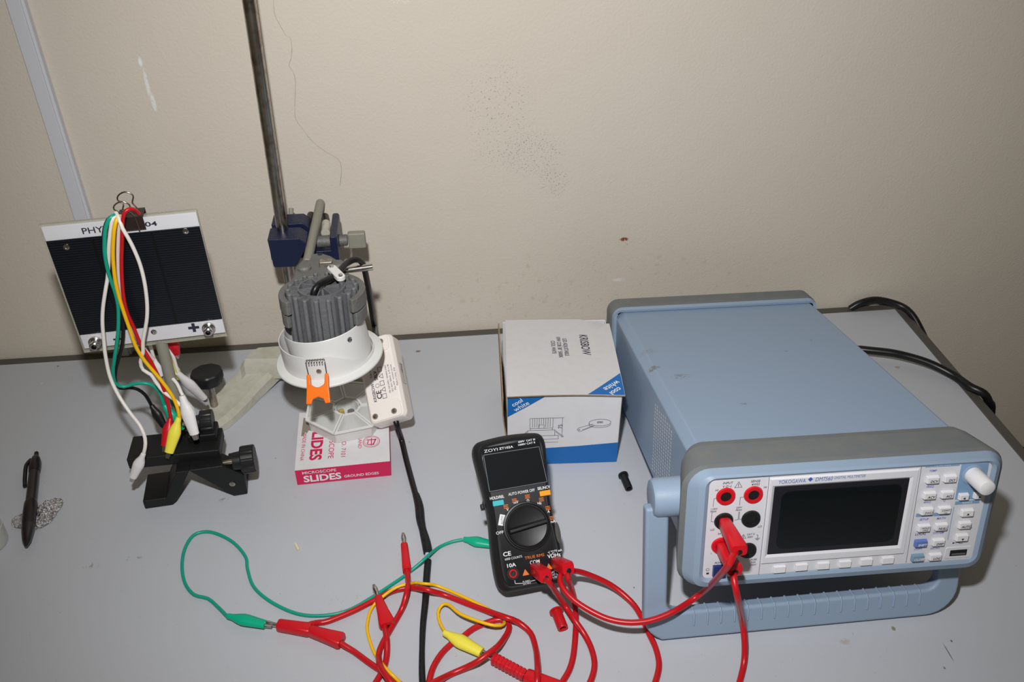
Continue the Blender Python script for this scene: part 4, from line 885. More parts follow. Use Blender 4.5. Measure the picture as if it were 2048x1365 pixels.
# ------------------------------------------------------------------ handheld multimeter propped up on its rear stand
HW = Matrix.Translation((-0.5072, -0.3776, 0.0004)) @ Matrix.Rotation(0.1306, 4, 'Z') @ Matrix.Rotation(0.797, 4, 'X')
hm = thing('handheld_multimeter', 'black handheld multimeter with round dial propped up in front of the carton', 'multimeter', mw=HW)
def hp_(px, py, h=0.030): q = local_on(HW, px, py, 2, h); return q
HH = 0.030
def hloop(k, z, yo=0.0):
    """outline of the holster: rounded top, waisted sides, k shrinks it"""
    half = [(0.0, 0.0), (0.020, 0.0003), (0.0255, 0.0025), (0.0285, 0.0075), (0.0292, 0.020), (0.0288, 0.035), (0.0272, 0.055), (0.0272, 0.072), (0.0290, 0.092), (0.0308, 0.110), (0.0306, 0.1185), (0.0275, 0.1240), (0.020, 0.1262), (0.0, 0.1275)]
    pts = [(x, y) for x, y in half] + [(-x, y) for x, y in half[-2:0:-1]]
    c = (0.0, 0.063)
    P_ = [V((c[0] + (x - c[0]) * (1 - k / 0.029), c[1] + (y - c[1]) * (1 - k / 0.063), 0)) for x, y in pts]
    out = []
    n = len(P_)
    for i in range(n):
        a, b, cc_, d = P_[i - 1], P_[i], P_[(i + 1) % n], P_[(i + 2) % n]
        for j in range(3):
            t = j / 3; out.append(0.5 * ((2 * b) + (cc_ - a) * t + (2 * a - 5 * b + 4 * cc_ - d) * t * t + (3 * b - a - 3 * cc_ + d) * t ** 3))
    return [(p.x, p.y, z) for p in out]
g = G(); g.loft([hloop(0.004, 0.004), hloop(0.0005, 0.009), hloop(0.0, 0.018), hloop(0.0003, 0.0255), hloop(0.0022, 0.0290), hloop(0.0036, 0.0300), hloop(0.0046, 0.0292), hloop(0.0300, 0.0292)][0:7], cap0=True, cap1=True)
g.v = [p + V((0, 0, 0)) for p in g.v]
hb_ = g.build('holster', 'holster', hm, sharp=50)
g = G(); g.loft([[(x, y, z) for x, y, z in hloop(0.0050, 0.0292)], [(x, y, z) for x, y, z in hloop(0.0056, 0.0298)]]); g.build('face_plate', 'black', hm, sharp=40)
HP = Matrix.Translation((0, 0, 0.0299))
HS = 0.0299
def hq(px, py): q = hp_(px, py, HS); return (q.x, q.y)
c4 = [hq(*p) for p in [(968, 907), (1084, 890), (1100, 964), (979, 983)]]
g = G(); g.prism([hq(*p) for p in [(962, 897), (1078, 878), (1096, 965), (979, 986)]][::-1], 0.0294, 0.0302); g.build('display_window', 'lcd2', hm, bevel=0.0004)
g = G(); g.line2([hq(*p) for p in [(967, 911), (1078, 894), (1094, 964), (979, 984)]], 0.0004, Matrix.Translation((0, 0, 0.0303)), closed=True); 
g.build('display_outline', mat('display_rim', s(120, 124, 130), 0.3), hm, smooth=False)
for nm, px, py, m_ in [('hold_button', 996.5, 1007, 'cyanbtn'), ('select_button', 1090, 987, 'amberbtn')]:
    x, y = hq(px, py); g = G(); g.box((x, y, 0.0302), (0.0095, 0.0045, 0.0022), None); g.build(nm, m_, hm, bevel=0.0007)
dx, dy = hq(1054, 1053)
TD = Matrix.Translation((dx, dy, 0.0297)) @ Matrix.Rotation(0.235 - 0.13, 4, 'Z')
g = G(); g.lathe([(0.0203, 0.0), (0.0198, 0.0022), (0.0186, 0.0024), (0.0178, 0.0012), (0.0172, 0.0012), (0.0168, 0.0034), (0.0160, 0.0040), (0.0150, 0.0036), (0.0, 0.0034)], TD, 56); dlb = g.build('range_dial', 'black', hm, sharp=25)
g = G(); g.loft([[(-0.0165, -0.0026, 0.0034), (0.0165, -0.0026, 0.0034), (0.0165, 0.0026, 0.0034), (-0.0165, 0.0026, 0.0034)], [(-0.0160, -0.0012, 0.0085), (0.0160, -0.0012, 0.0085), (0.0160, 0.0012, 0.0085), (-0.0160, 0.0012, 0.0085)]], TD); g.build('dial_grip', 'black', dlb, bevel=0.0006)
for px, py in [(1026, 1148), (1072, 1139), (1117, 1128)]:
    x, y = hq(px, py); T = Matrix.Translation((x, y, 0.0297)); g = G(); g.lathe([(0.0052, 0.0), (0.0050, 0.0006), (0.0040, 0.0006), (0.0036, 0.0002)], T, 28, caps=False); j = g.build('jack', 'black', hm)
    g = G(); g.lathe([(0.0036, 0.0002), (0.0035, 0.0010), (0.0024, 0.0010), (0.0022, 0.0003)], T, 24, caps=False); g.build('red_ring', 'red', j)
    g = G(); g.ring(0.0, 0.0022, 0.00035, T, 20); g.build('socket_hole', 'blackmetal', j)
HT2 = Matrix.Translation((0, 0, 0.03005)) @ Matrix.Rotation(0.0, 4, 'Z')
HT3 = Matrix.Translation((0, 0, 0.03032))
def hl(g, t, px, py, sz, T=HT2, **k): x, y = hq(px, py); T2(g, t, x, y, sz, T, **k)
g = G()
for t, px, py, sz, bo, *wd in [('HOLD/REL', 994, 995.5, 0.0033, 0.02, 0.012), ('AUTO POWER OFF', 1043, 985, 0.0033, 0.01, 0.0225), ('SEL/NCV', 1087.5, 976, 0.0033, 0.02, 0.0108), ('V', 1015, 1020, 0.0030, 0.02), ('mV', 1032, 1005, 0.0030, 0.02), ('\u03a9', 1056, 1002, 0.0030, 0.02), ('Hz', 1079, 1007, 0.0030, 0.02), ('A', 1097, 1023.5, 0.0030, 0.02), ('mA', 1105.5, 1043.5, 0.0030, 0.02), ('OFF', 999.5, 1066, 0.0034, 0.01, 0.0062),
                      ('CE', 1014, 1108.5, 0.0048, 0.02, 0.0066), ('6000 COUNTS', 1027, 1116.5, 0.0026, 0.0, 0.0145), ('10A', 1023, 1131, 0.0042, 0.02, 0.0074), ('COM', 1069.5, 1124.5, 0.0042, 0.02, 0.0082), ('V\u03a9Hz', 1108, 1111.5, 0.0042, 0.02, 0.0112), ('\u25b8| \u00b0C/\u00b0F mA', 1110, 1103, 0.0026, 0.02, 0.012),
                      ('FUSED', 1053, 1163.5, 0.0022, 0.0, 0.0062), ('10A MAX', 1054, 1167.5, 0.0022, 0.0, 0.0066), ('CAT III', 1107, 1145, 0.0022, 0.0, 0.006), ('CAT II', 1108, 1150, 0.0022, 0.0, 0.0056), ('mA MAX', 1109, 1155, 0.0022, 0.0, 0.0062)]:
    hl(g, t, px, py, sz, bold=bo, width=wd[0] if wd else None)
g.line2([hq(1029.5, 1162), hq(1030.5, 1168), hq(1045, 1167.5)], 0.0004, HT2); g.line2([hq(1062, 1163), hq(1074, 1160)], 0.0004, HT2)
g.build('white_lettering', 'inkwhite', hm, smooth=False)
g = G()
hl(g, 'ZOYI', 981.5, 901.3, 0.0034, HT3, bold=0.0, width=0.0115); hl(g, 'ZT102A', 1012, 896, 0.0026, HT3, width=0.0120); hl(g, '600V  CAT III', 1053, 882, 0.0021, HT3, width=0.0145); hl(g, '1000V CAT II', 1053, 888, 0.0021, HT3, width=0.0145)
g.build('brand_lettering', 'inkwhite', hm, smooth=False)
g = G()
for px, py in [(1012, 1014), (1029, 1002), (1055, 994), (1083, 1000), (1096, 1017), (1104, 1037)]:
    x, y = hq(px, py)
    for k in range(3): g.line2([(x - 0.0018, y + 0.0013 - 0.0012 * k), (x + 0.0016, y + 0.0013 - 0.0012 * k)], 0.00055, HT2)
hl(g, 'TRUE RMS', 1069, 1113.5, 0.0034, bold=0.0, width=0.0165)
for px, py in [(1051, 1146), (1098, 1134.5)]:
    x, y = hq(px, py); g.line2([(x - 0.0026, y - 0.0020), (x + 0.0026, y - 0.0020), (x, y + 0.0026)], 0.0003, HT2, closed=True); g.flat([(x - 0.0024, y - 0.0019), (x + 0.0024, y - 0.0019), (x, y + 0.0023)], HT2)
g.build('orange_lettering', 'inkorange', hm, smooth=False)
g = G(); g.prism([hq(*p) for p in [(1000, 1029), (1011, 1031), (1009, 1053), (996, 1051)]][::-1], 0.0298, 0.0300); ap = g.build('auto_sector', 'inkwhite', hm, smooth=False)
g = G(); x, y = hq(1004, 1041); T2(g, 'AUTO', x, y, 0.0024, HT2, rot=1.35); g.build('auto_lettering', mat('grey_ink', s(110, 112, 118), 0.6), ap, smooth=False)
g = G(); x, y = hq(1123, 1065); g.lathe([(0.0052, 0.0), (0.0, 0.0002)], Matrix.Translation((x - 0.0030, y, 0.0299)), 24, sx=0.42, sy=1.7); g.build('side_grip', mat('grey_rubber', s(70, 70, 68), 0.7), hm)
g = G(); g.box((-0.0295, 0.072, 0.016), (0.003, 0.0045, 0.006)); g.build('stand_pivot', 'black', hm, bevel=0.001)
# rear stand: from high on the back straight down to the desk behind
pa = HW @ V((0, 0.100, 0.005)); pb = V((pa.x - 0.006, pa.y + 0.030, 0.0008)); D_ = HW.inverted()
wx = (HW.to_3x3() @ V((1, 0, 0))).normalized(); T = plane(pb, wx, pa - pb); Ls = (pa - pb).length
g = G(); g.prism([(-0.018, 0), (0.018, 0), (0.015, Ls), (-0.015, Ls)], 0.0, 0.0025, D_ @ T); g.build('rear_stand', 'black', hm, bevel=0.0006)

# ------------------------------------------------------------------ leads
def frame2(p, q, up=(0, 0, 1)):
    z = (V(q) - V(p)).normalized(); x = z.cross(V(up)).normalized(); 
    return frame(p, z, x)
def boot_geo(g, p, q, r=0.0052, squash=0.72, up=(0, 0, 1), k=0.85):
    """vinyl boot from the wire end p to the mouth q"""
    T = frame2(p, q, up); Ln = (V(q) - V(p)).length
    pr = [(r * 0.40, 0.0), (r * 0.46, Ln * 0.05), (r * 0.50, Ln * 0.14), (r * 0.80, Ln * 0.28), (r * 1.0, Ln * 0.42), (r * 0.98, Ln * 0.52), (r * 0.84, Ln * 0.75), (r * 0.70, Ln), (r * 0.6, Ln)]
    loops = []
    for rr, z in pr:
        sq = 1.0 if z < Ln * 0.15 else squash
        loops.append([(rr * math.cos(2 * PI * i / 20), rr * sq * math.sin(2 * PI * i / 20), z) for i in range(20)])
    g.loft(loops, T)
def jaw_geo(g, q, d, Ln=0.006, r=0.0030, up=(0, 0, 1)):
    d = V(d).normalized(); T = frame2(q - d * 0.001, q + d * Ln, up)
    for s_ in (-1, 1):
        g.loft([[(-r * 0.8, s_ * r * 0.28, 0), (r * 0.8, s_ * r * 0.28, 0), (r * 0.8, s_ * r * 0.62, 0), (-r * 0.8, s_ * r * 0.62, 0)], [(-r * 0.55, s_ * r * 0.08, Ln), (r * 0.55, s_ * r * 0.08, Ln), (r * 0.55, s_ * r * 0.38, Ln), (-r * 0.55, s_ * r * 0.38, Ln)]], T)
def croc(root, p, q, mt, r=0.0052, Ln=0.006, up=(0, 0, 1), lab_=None):
    p = V(p); q = V(q); g = L(root); boot_geo(g, p, q, r, up=up); b = g.build('clip_boot', mt, root)
    g = L(root); jaw_geo(g, q, q - p, Ln * 1.15, r * 0.50, up); g.build('clip_jaw', 'chrome', b)
    return b
def wire(root, pts, r, mt, name='wire', n=14):
    g = L(root); g.tube(smoothpath(pts, 0.0035), r, n); return g.build(name, mt, root, sharp=65)
def lead(label, loc, group=None, name='alligator_clip_lead', cat='test lead'): return thing(name, label, cat, loc, group)

# --- on the desk: green lead with two green clips
zr = 0.0018
gl = lead('green clip lead looping across the desk to a stacked red plug', (-0.75, -0.40, 0))
pts = [(925, 1080, .0030), (905, 1084, .002), (880, 1094, .002), (862, 1107, .0062), (850, 1118, .0075), (838, 1129, .0052), (820, 1144, .0020), (810, 1152, .002), (746, 1194, .0022), (695, 1222, .002), (645, 1232, .0019), (594, 1228, .0019), (543, 1205, .0019), (508, 1175, .0019), (495, 1139, .0019), (491, 1114, .0019), (467, 1086, .0019), (436, 1069, .0019), (411, 1064, .0019), (386, 1072, .0019), (369, 1100, .0019), (364, 1134, .0019), (370, 1167, .0019), (388, 1190, .0019), (416, 1198, .0019), (436, 1215, .0021), (456, 1235, .0040)]
wire(gl, [at(x, y, z=z) for x, y, z in pts], 0.0014, 'green')
croc(gl, at(455, 1233, z=.0045), at(531, 1250, z=.0050), 'greenboot', 0.0053)
croc(gl, at(927, 1079, z=.0040), at(985, 1090, z=.0046), 'greenboot', 0.0053)
# --- yellow lead
yl = lead('yellow clip lead curling on the desk beside the red cables', (-0.60, -0.45, 0))
pts = [(892, 1268, .0052), (880, 1247, .004), (876, 1226, .0045), (884, 1211, .006), (897, 1210, .008), (921, 1229, .0105), (962, 1245, .0115), (990, 1252, .0110), (1007, 1250, .0075), (1006, 1238, .0022), (982, 1222, .0018), (947, 1204, .0018), (896, 1181, .0020), (870, 1171, .004), (858, 1169, .0078), (845, 1168, .0078), (832, 1166, .0035), (816, 1169, .0095), (802, 1172, .0100), (785, 1180, .0085), (767, 1193, .0082), (752, 1206, .0030), (741, 1222, .0018), (735, 1245, .0018), (735, 1265, .0018), (746, 1301, .0018), (758, 1320, .0030), (772, 1338, .0105), (790, 1356, .0090), (806, 1372, .003), (830, 1400, .0018)]
wire(yl, [at(x, y, z=z) for x, y, z in pts], 0.0013, 'yellow')
croc(yl, at(888, 1266, z=.0062), at(963, 1306, z=.0060), 'yellowboot', 0.0060)

# --- red banana leads
RC = 0.0024
def bplug(root, p, q, w0=0.0085, w1=0.0105, th=0.0095, pin=0.014, hole=True, up=(0, 0, 1), ribs=False, stub=0.0):
    """plug body from the pin end p to the cable end q, pin ahead of p"""
    p = V(p); q = V(q); T = frame2(p, q, up); Ln = (q - p).length
    g = L(root)
    def sec(w, t, z): return [(x, y, z) for x, y in rrect(w, t, min(w, t) * 0.28, 3)]
    if ribs:
        lp = []; k = 9
        for i in range(k): lp += [sec(w0, th, Ln * i / k), sec(w0, th, Ln * (i + 0.6) / k), sec(w0 * 0.90, th * 0.9, Ln * (i + 0.65) / k), sec(w0 * 0.90, th * 0.9, Ln * (i + 0.95) / k)]
        lp.append(sec(w0 * 0.9, th * 0.9, Ln)); g.loft(lp, T)
    else: g.loft([sec(w0 * 0.9, th * 0.9, 0), sec(w0, th, Ln * 0.04), sec((w0 + w1) / 2, th, Ln * 0.55), sec(w1, th, Ln * 0.93), sec(w1 * 0.9, th * 0.9, Ln)], T)
    b = g.build('plug_body', 'redplug', root, sharp=30)
    if hole:
        g = L(root); g.lathe([(0.0022, Ln + 0.0002), (0.0020, Ln + 0.0003), (0.0, Ln + 0.0003)], T @ Matrix.Translation((0, th * 0.16, 0)), 16); g.build('stacking_hole', 'black', b)
    if pin:
        g = L(root); g.lathe([(0.0017, 0.001), (0.0017, -0.003), (0.0019, -0.005), (0.0024, -pin * 0.6), (0.0020, -pin * 0.85), (0.0015, -pin * 0.9), (0.0014, -pin), (0.0, -pin)][::-1], T, 16); g.build('plug_pin', 'chrome', b)
    return b
def red_lead(label, group=None, loc=(-0.6, -0.45, 0)): return thing('banana_lead', label, 'test lead', loc, group)
def A(l): return [at(x, y, z=z) for x, y, z in l]
r7 = red_lead('red lead whose plug is gripped by the green clip at the left')
wire(r7, A([(600, 1258, .0062), (622, 1249, .0056), (640, 1246, .0026), (657, 1243, .0025), (708, 1222, .0025), (751, 1200, .0025), (784, 1183, .0038), (803, 1178, .0042), (822, 1176, .0040), (840, 1178, .0075), (852, 1180, .0100), (866, 1184, .0080), (890, 1191, .0026), (934, 1208, .0025), (975, 1223, .0040), (998, 1231, .0075), (1015, 1237, .0105), (1036, 1245, .0060), (1061, 1267, .0025), (1071, 1296, .0040), (1074, 1318, .0100), (1075, 1340, .0150), (1074, 1365, .0150), (1068, 1395, .006), (1060, 1430, .0025)]), RC, 'red', 'cable')
bplug(r7, at(556, 1251, z=.0050), at(621, 1261, z=.0050), 0.0088, 0.0106, 0.0085)
r8 = red_lead('red lead with tapered plug stacked behind the gripped plug')
wire(r8, A([(672, 1280, .006), (690, 1293, .0045), (708, 1304, .0025), (735, 1324, .0025), (751, 1335, .0026), (765, 1344, .0026), (787, 1360, .0040), (815, 1380, .0025), (850, 1410, .0025)]), RC, 'red', 'cable')
bplug(r8, at(621, 1263, z=.0058), at(684, 1283, z=.0058), 0.0078, 0.0128, 0.0085, pin=0.008)
r5 = red_lead('red lead with upright plug lying topmost beside the black cable')
wire(r5, A([(811, 1125, .006), (814, 1142, .0055), (816, 1160, .0055), (815, 1177, .0115), (810, 1200, .0090), (802, 1223, .0026), (777, 1266, .0025), (764, 1290, .0025), (757, 1312, .0026), (762, 1336, .0100), (775, 1356, .0120), (788, 1372, .0100), (810, 1400, .0025)]), RC, 'red', 'cable')
bplug(r5, at(808.5, 1091, z=.0050), at(814, 1143, z=.0052), 0.0062, 0.0076, 0.0085)
r6 = red_lead('red lead with wedge-shaped plug pointing up left of the black cable')
wire(r6, A([(766, 1235, .0062), (769, 1254, .0052), (773, 1276, .0085), (774, 1300, .0050), (772, 1322, .0026), (764, 1345, .0025), (752, 1365, .0025), (740, 1390, .0025), (730, 1420, .0025)]), RC, 'red', 'cable')
bplug(r6, at(756, 1196, z=.0055), at(775, 1252, z=.0055), 0.0062, 0.0134, 0.0085)
r9 = red_lead('red cable folded in a tight loop left of the ribbed plug')
wire(r9, A([(850, 1420, .0025), (855, 1380, .0025), (858, 1365, .0025), (866, 1336, .0025), (883, 1308, .0025), (905, 1287, .0025), (921, 1278, .0025), (947, 1258, .0025), (977, 1245, .0026), (1000, 1240, .0026), (1017, 1248, .0026), (1017, 1262, .0038), (1008, 1278, .0060), (995, 1294, .0110), (977, 1308, .0125), (955, 1324, .0100), (934, 1335, .0050), (900, 1350, .0026), (871, 1364, .0090), (845, 1378, .0095), (810, 1400, .0025)]), RC, 'red', 'cable')
r10 = red_lead('red lead with straight ribbed plug gripped by the yellow clip')
bplug(r10, at(987, 1318, z=.0062), at(1050, 1352, z=.0060), 0.0084, 0.0084, 0.0084, pin=0.013, ribs=True, hole=False)
wire(r10, A([(1045, 1350, .0055), (1075, 1366, .0055), (1110, 1385, .005), (1150, 1410, .0026)]), RC, 'red', 'cable')
r11 = red_lead('red tapered plug stacked on the end of the ribbed plug')
bplug(r11, at(1052, 1353, z=.0062), at(1125, 1385, z=.0066), 0.0105, 0.0135, 0.0105, pin=0.006, hole=False)
wire(r11, A([(1120, 1382, .006), (1150, 1400, .005), (1190, 1425, .0026)]), RC, 'red', 'cable')
# leads in the handheld meter: plugs stand out of the face
def hface(px, py, h): q = hp_(px, py, HS); return HW @ V((q.x, q.y, h))
nrmH = HW.to_3x3() @ V((0, 0, 1)); upH = HW.to_3x3() @ V((0, 1, 0))
r1 = red_lead('red lead plugged into the centre socket of the handheld meter')
a = hface(1071, 1139, 0.0300); b = a + nrmH * 0.0235 + upH * -0.004 + V((0.003, 0, 0))
bplug(r1, a, b, 0.0100, 0.0110, 0.0110, pin=0, up=upH)
wire(r1, [b - upH * 0.0040 - nrmH * 0.006, at(1097, 1164, Y=b.y - 0.010), at(1112, 1185, Y=-0.412), at(1130, 1212, z=0.0125)] + A([(1150, 1242, .0105), (1168, 1268, .0050), (1182, 1296, .0025), (1189, 1325, .0025), (1186, 1350, .0025), (1178, 1370, .0025), (1165, 1400, .0025)]), RC, 'red', 'cable')
r2 = red_lead('red lead plugged into the right socket of the handheld meter')
a = hface(1113, 1127, 0.0300); b = a + nrmH * 0.0235 + upH * -0.003 + V((0.004, 0, 0))
bplug(r2, a, b, 0.0100, 0.0110, 0.0110, pin=0, up=upH)
wire(r2, [b - upH * 0.0045 - nrmH * 0.006, at(1136, 1158, Y=b.y - 0.008), at(1144, 1180, Y=-0.405)] + A([(1150, 1210, .0060), (1152, 1240, .0026), (1150, 1280, .0025), (1146, 1315, .0025), (1138, 1342, .0025), (1124, 1366, .0025), (1105, 1400, .0025)]), RC, 'red', 'cable')
# leads in the bench meter
def mface(px, py, o=0.0): x, z = pn(px, py); return MW @ V((x, -o, z))
nM = MW.to_3x3() @ V((0, -1, 0)); uM = MW.to_3x3() @ V((0, 0, 1))
r3 = red_lead('red lead looping from the middle left socket of the bench meter past the handheld meter')
a = mface(1447.5, 1043, 0.0015); b = a + nM * 0.034 + uM * 0.000
bplug(r3, a, b, 0.0086, 0.0122, 0.0090, pin=0, up=uM)
wire(r3, [b - nM * 0.005 - uM * 0.003, at(1467, 1112, Y=b.y - 0.003), at(1450, 1140, Y=b.y - 0.008), at(1405, 1185, z=0.044), at(1345, 1225, z=0.036), at(1283, 1245, z=0.031), at(1220, 1240, z=0.030), at(1160, 1210, z=0.034), at(1128, 1180, z=0.038), at(1120, 1155, z=0.040), at(1135, 1144, z=0.036), at(1165, 1146, z=0.026)] + A([(1220, 1170, .0120), (1262, 1204, .0045), (1283, 1235, .0025), (1297, 1266, .0025), (1311, 1296, .0025), (1318, 1326, .0025), (1315, 1350, .0025), (1308, 1372, .0025), (1295, 1410, .0025)]), RC, 'red', 'cable')
r4 = red_lead('red lead dropping from the lower left socket of the bench meter over the handle')
a = mface(1441.4, 1092, 0.0015); b = a + nM * 0.027 + uM * -0.001 + V((0.002, 0, 0))
bplug(r4, a, b, 0.0086, 0.0112, 0.0090, pin=0, up=uM)
wire(r4, [b - nM * 0.004 - uM * 0.003, at(1468, 1160, Y=b.y - 0.004), at(1476, 1200, Y=b.y - 0.010), at(1484, 1240, z=0.036), at(1489, 1285, z=0.018)] + A([(1488, 1325, .0060), (1480, 1362, .0025), (1468, 1400, .0025)]), RC, 'red', 'cable')

# --- loose plug shrouds
for px0, py0, px1, py1, mt, lbl in [(1246, 950, 1258, 978, 'black', 'small black plug cap lying on the desk in front of the carton'), (1112, 1222, 1126, 1258, 'red', 'small red plug cap lying on the desk below the handheld meter')]:
    a = at(px0, py0, z=0.0058); b = at(px1, py1, z=0.0046); o = thing('plug_cap', lbl, 'plug cap', (a.x, a.y, 0))
    k_ = 1.0 if mt == 'red' else 0.85; T = frame(a, b - a); Ln = (b - a).length
    g = L(o); g.lathe([(0.0044 * k_, 0.0014), (0.0044 * k_, Ln - 0.001), (0.0040 * k_, Ln), (0.0028 * k_, Ln), (0.0026 * k_, Ln - 0.006)], T, 22, caps=False); g.build('sleeve', mt, o)
    g = L(o); g.lathe([(0.0058 * k_, 0.0), (0.0058 * k_, 0.0016), (0.0030 * k_, 0.0020), (0.0030 * k_, 0.0)], T, 22, caps=False); g.add([T @ V((0.0030 * k_ * math.cos(2 * PI * i / 22), 0.0030 * k_ * math.sin(2 * PI * i / 22), 0.0004)) for i in range(22)], [tuple(range(22))]); g.build('flange', mt, o)
cr = at(594, 1094, z=0.0014)
g = G(); T = Matrix.Translation(cr) @ Matrix.Rotation(-1.15, 4, 'Z') @ Matrix.Rotation(PI / 2, 4, 'Y'); g.lathe([(0.0010, -0.0042), (0.0014, -0.0040), (0.0013, 0.0030), (0.0010, 0.0042), (0.0, 0.0042)], T, 7, sx=0.9)
tag(g.build('crumb', 'crumb', origin=cr), 'tiny beige fragment lying on the desk left of the black cable', 'crumb')
# black mains cords right of the bench meter
mc = thing('mains_cord', 'thick black mains cord curving from behind the bench meter to the desk edge', 'cable', (-0.05, -0.1, 0))
pts = [MW @ V((0.055, 0.366, -0.018)), V((-0.205, -0.020, 0.028)), V((-0.165, -0.034, 0.012)), at(1690, 694, z=0.010), at(1727, 700, z=0.012), at(1780, 706, z=0.014), at(1813, 713, z=0.013), at(1850, 724, z=0.0115), at(1880, 737, z=0.0090), at(1911, 754, z=0.0065), at(1940, 774, z=0.0062), V((0.0150, -0.176, 0.0040)), V((0.0225, -0.179, -0.006)), V((0.0290, -0.180, -0.021)), V((0.036, -0.19, -0.10)), V((0.040, -0.22, -0.28)), V((0.05, -0.34, -0.50)), V((0.09, -0.36, -0.744))]
wire(mc, pts, 0.0046, 'cord', 'sheath', 14)
mc2 = thing('mains_cord', 'black mains cord arching over the back right corner of the desk', 'cable', (0.0, 0.0, 0))
pts = [V((-0.16, 0.0165, -0.50)), V((-0.100, 0.0068, -0.10))] ; 
pts = [at(1700, 625, z=-0.030) * 1.0]
pts = [V((-0.105, 0.0, 0.0030)), at(1722, 606, Y=0.0055), at(1755, 600, Y=0.0055), V((0.0015, -0.004, 0.0085)), V((0.0115, -0.0185, 0.0040)), V((0.0178, -0.0374, -0.0083)), V((0.0188, -0.0509, -0.0170)), V((0.020, -0.070, -0.040)), V((0.024, -0.12, -0.12)), V((0.03, -0.17, -0.35)), V((0.05, -0.20, -0.744))]
pts[0] = at(1700, 618, Y=0.0055)
wire(mc2, pts, 0.0042, 'cord', 'sheath', 14)

# ------------------------------------------------------------------ solar cell plate on its rod
SY = 0.082
PW = Matrix.Translation((-0.8205, -0.1900, 0.1480)) @ Matrix.Rotation(SY, 4, 'Z')
sp_ = thing('solar_cell_plate', 'dark solar cell on a white plate with two sockets, hung with coloured leads', 'solar panel', mw=PW)
PX0, PX1, PH_ = -0.0608, 0.0622, 0.1215
rl = 0.026     # the plate sits very slightly rotated in its own plane
RR = Matrix.Rotation(-rl * 0.55, 4, 'Y')
g = G(); g.box((-0.0008, 0.0042, 0.0577), (PX1 - PX0 + 0.0010, 0.0040, PH_ + 0.0060), RR); g.build('acrylic_plate', 'acrylic', sp_, bevel=0.0006)
g = G(); g.box((0.0005, 0.0005, 0.0605), (PX1 - PX0 - 0.002, 0.0022, PH_ - 0.001), RR); wb = g.build('white_board', 'pvwhite', sp_, bevel=0.0003)
g = G(); g.box((0.0007, -0.0013, 0.0622), (PX1 - PX0 - 0.0022, 0.0014, 0.0925), RR); cl_ = g.build('solar_cell', 'cell', sp_, bevel=0.0003)
g = G()
for x in (-0.0245, 0.0225): g.box((x, -0.00205, 0.0622), (0.0022, 0.0001, 0.0890), RR)
g.build('cell_gap', mat('cell_gap', s(10, 11, 14), 0.4), cl_, smooth=False)
PP = plane((0, -0.00075, 0), (1, 0, 0), (0, 0, 1))
g = G(); T2(g, 'PHYWE', -0.0320, 0.1137, 0.0078, PP, bold=0.02, rot=rl * 0.55, width=0.0300, align='LEFT'); T2(g, '06752.04', 0.0268, 0.1150, 0.0058, PP, bold=0.02, rot=rl * 0.55, width=0.036, align='RIGHT'); T2(g, '+', 0.0350, 0.0098, 0.0170, PP, bold=0.04); T2(g, '\u2013', -0.0300, 0.0075, 0.0150, PP, bold=0.03)
g.build('printed_lettering', 'inkdark', wb, smooth=False)
for x, z in [(-0.0490, 0.0060), (0.0478, 0.0085)]:
    T = Matrix.Translation((x, -0.0006, z)) @ Matrix.Rotation(PI / 2, 4, 'X')
    g = G(); g.lathe([(0.0058, 0.0), (0.0058, 0.0024), (0.0050, 0.0030), (0.0040, 0.0030), (0.0040, 0.0085), (0.0032, 0.0092), (0.0023, 0.0092), (0.0021, 0.0030)], T, 28, caps=False); k = g.build('socket', 'chrome', sp_)
    g = G(); g.ring(0.0, 0.0022, 0.0050, T, 20); g.build('socket_hole', 'black', k)
for x, z in [(0.0010, 0.0100), (-0.0470, 0.1015), (0.0480, 0.1065)]:
    T = Matrix.Translation((x, -0.0021 if z > 0.05 else -0.0006, z)) @ Matrix.Rotation(PI / 2, 4, 'X')
    g = G(); g.lathe([(0.0026, 0.0), (0.0025, 0.0008), (0.0013, 0.0010), (0.0012, 0.0004), (0.0, 0.0004)], T, 18); g.build('screw', 'chrome', sp_)
PWI = PW.inverted()
rt_ = V((-0.8185, -0.1790, 0.215)); rb_ = V((-0.8185, -0.1895, 0.030))
g = G(); g.cyl(PWI @ rb_, PWI @ rt_, 0.0052, 20); g.build('rod', 'rodgrey', sp_)
g = G(); g.box((0.002, 0.0095, 0.045), (0.020, 0.008, 0.040)); g.build('rod_bracket', 'black', sp_, bevel=0.001)

# ------------------------------------------------------------------ black stand foot
ft = thing('stand_foot', 'black metal stand foot with two ribbed knobs carrying the solar plate rod', 'stand', (-0.810, -0.225, 0))
ba = 0.052
FT = Matrix.Translation((-0.8185, -0.2180, 0.0)) @ Matrix.Rotation(ba, 4, 'Z')
g = L(ft); g.box((0.0, 0.0, 0.0445), (0.0820, 0.0330, 0.0120), FT); g.build('cross_bar', 'blackmetal', ft, bevel=0.0012)
YP = -0.2465
FA = plane((-0.81, YP, 0), (1, 0.10, 0), (0, 0, 1)) @ Matrix.Translation((0.81, 0, 0))
g = L(ft)
g.prism([(-0.8505, 0.0004), (-0.8255, 0.0004), (-0.8210, 0.0055), (-0.8030, 0.0400), (-0.8030, 0.0400), (-0.8150, 0.0400), (-0.8300, 0.0105), (-0.8505, 0.0105)], -0.0370, 0.0, FA); g.build('foot_arm', 'blackmetal', ft, bevel=0.0010)
g = L(ft)
g.prism([(-0.7700, 0.0004), (-0.7575, 0.0010), (-0.7565, 0.0250), (-0.7740, 0.0400), (-0.8040, 0.0400), (-0.7960, 0.0310)], -0.0180, 0.0, FA); 
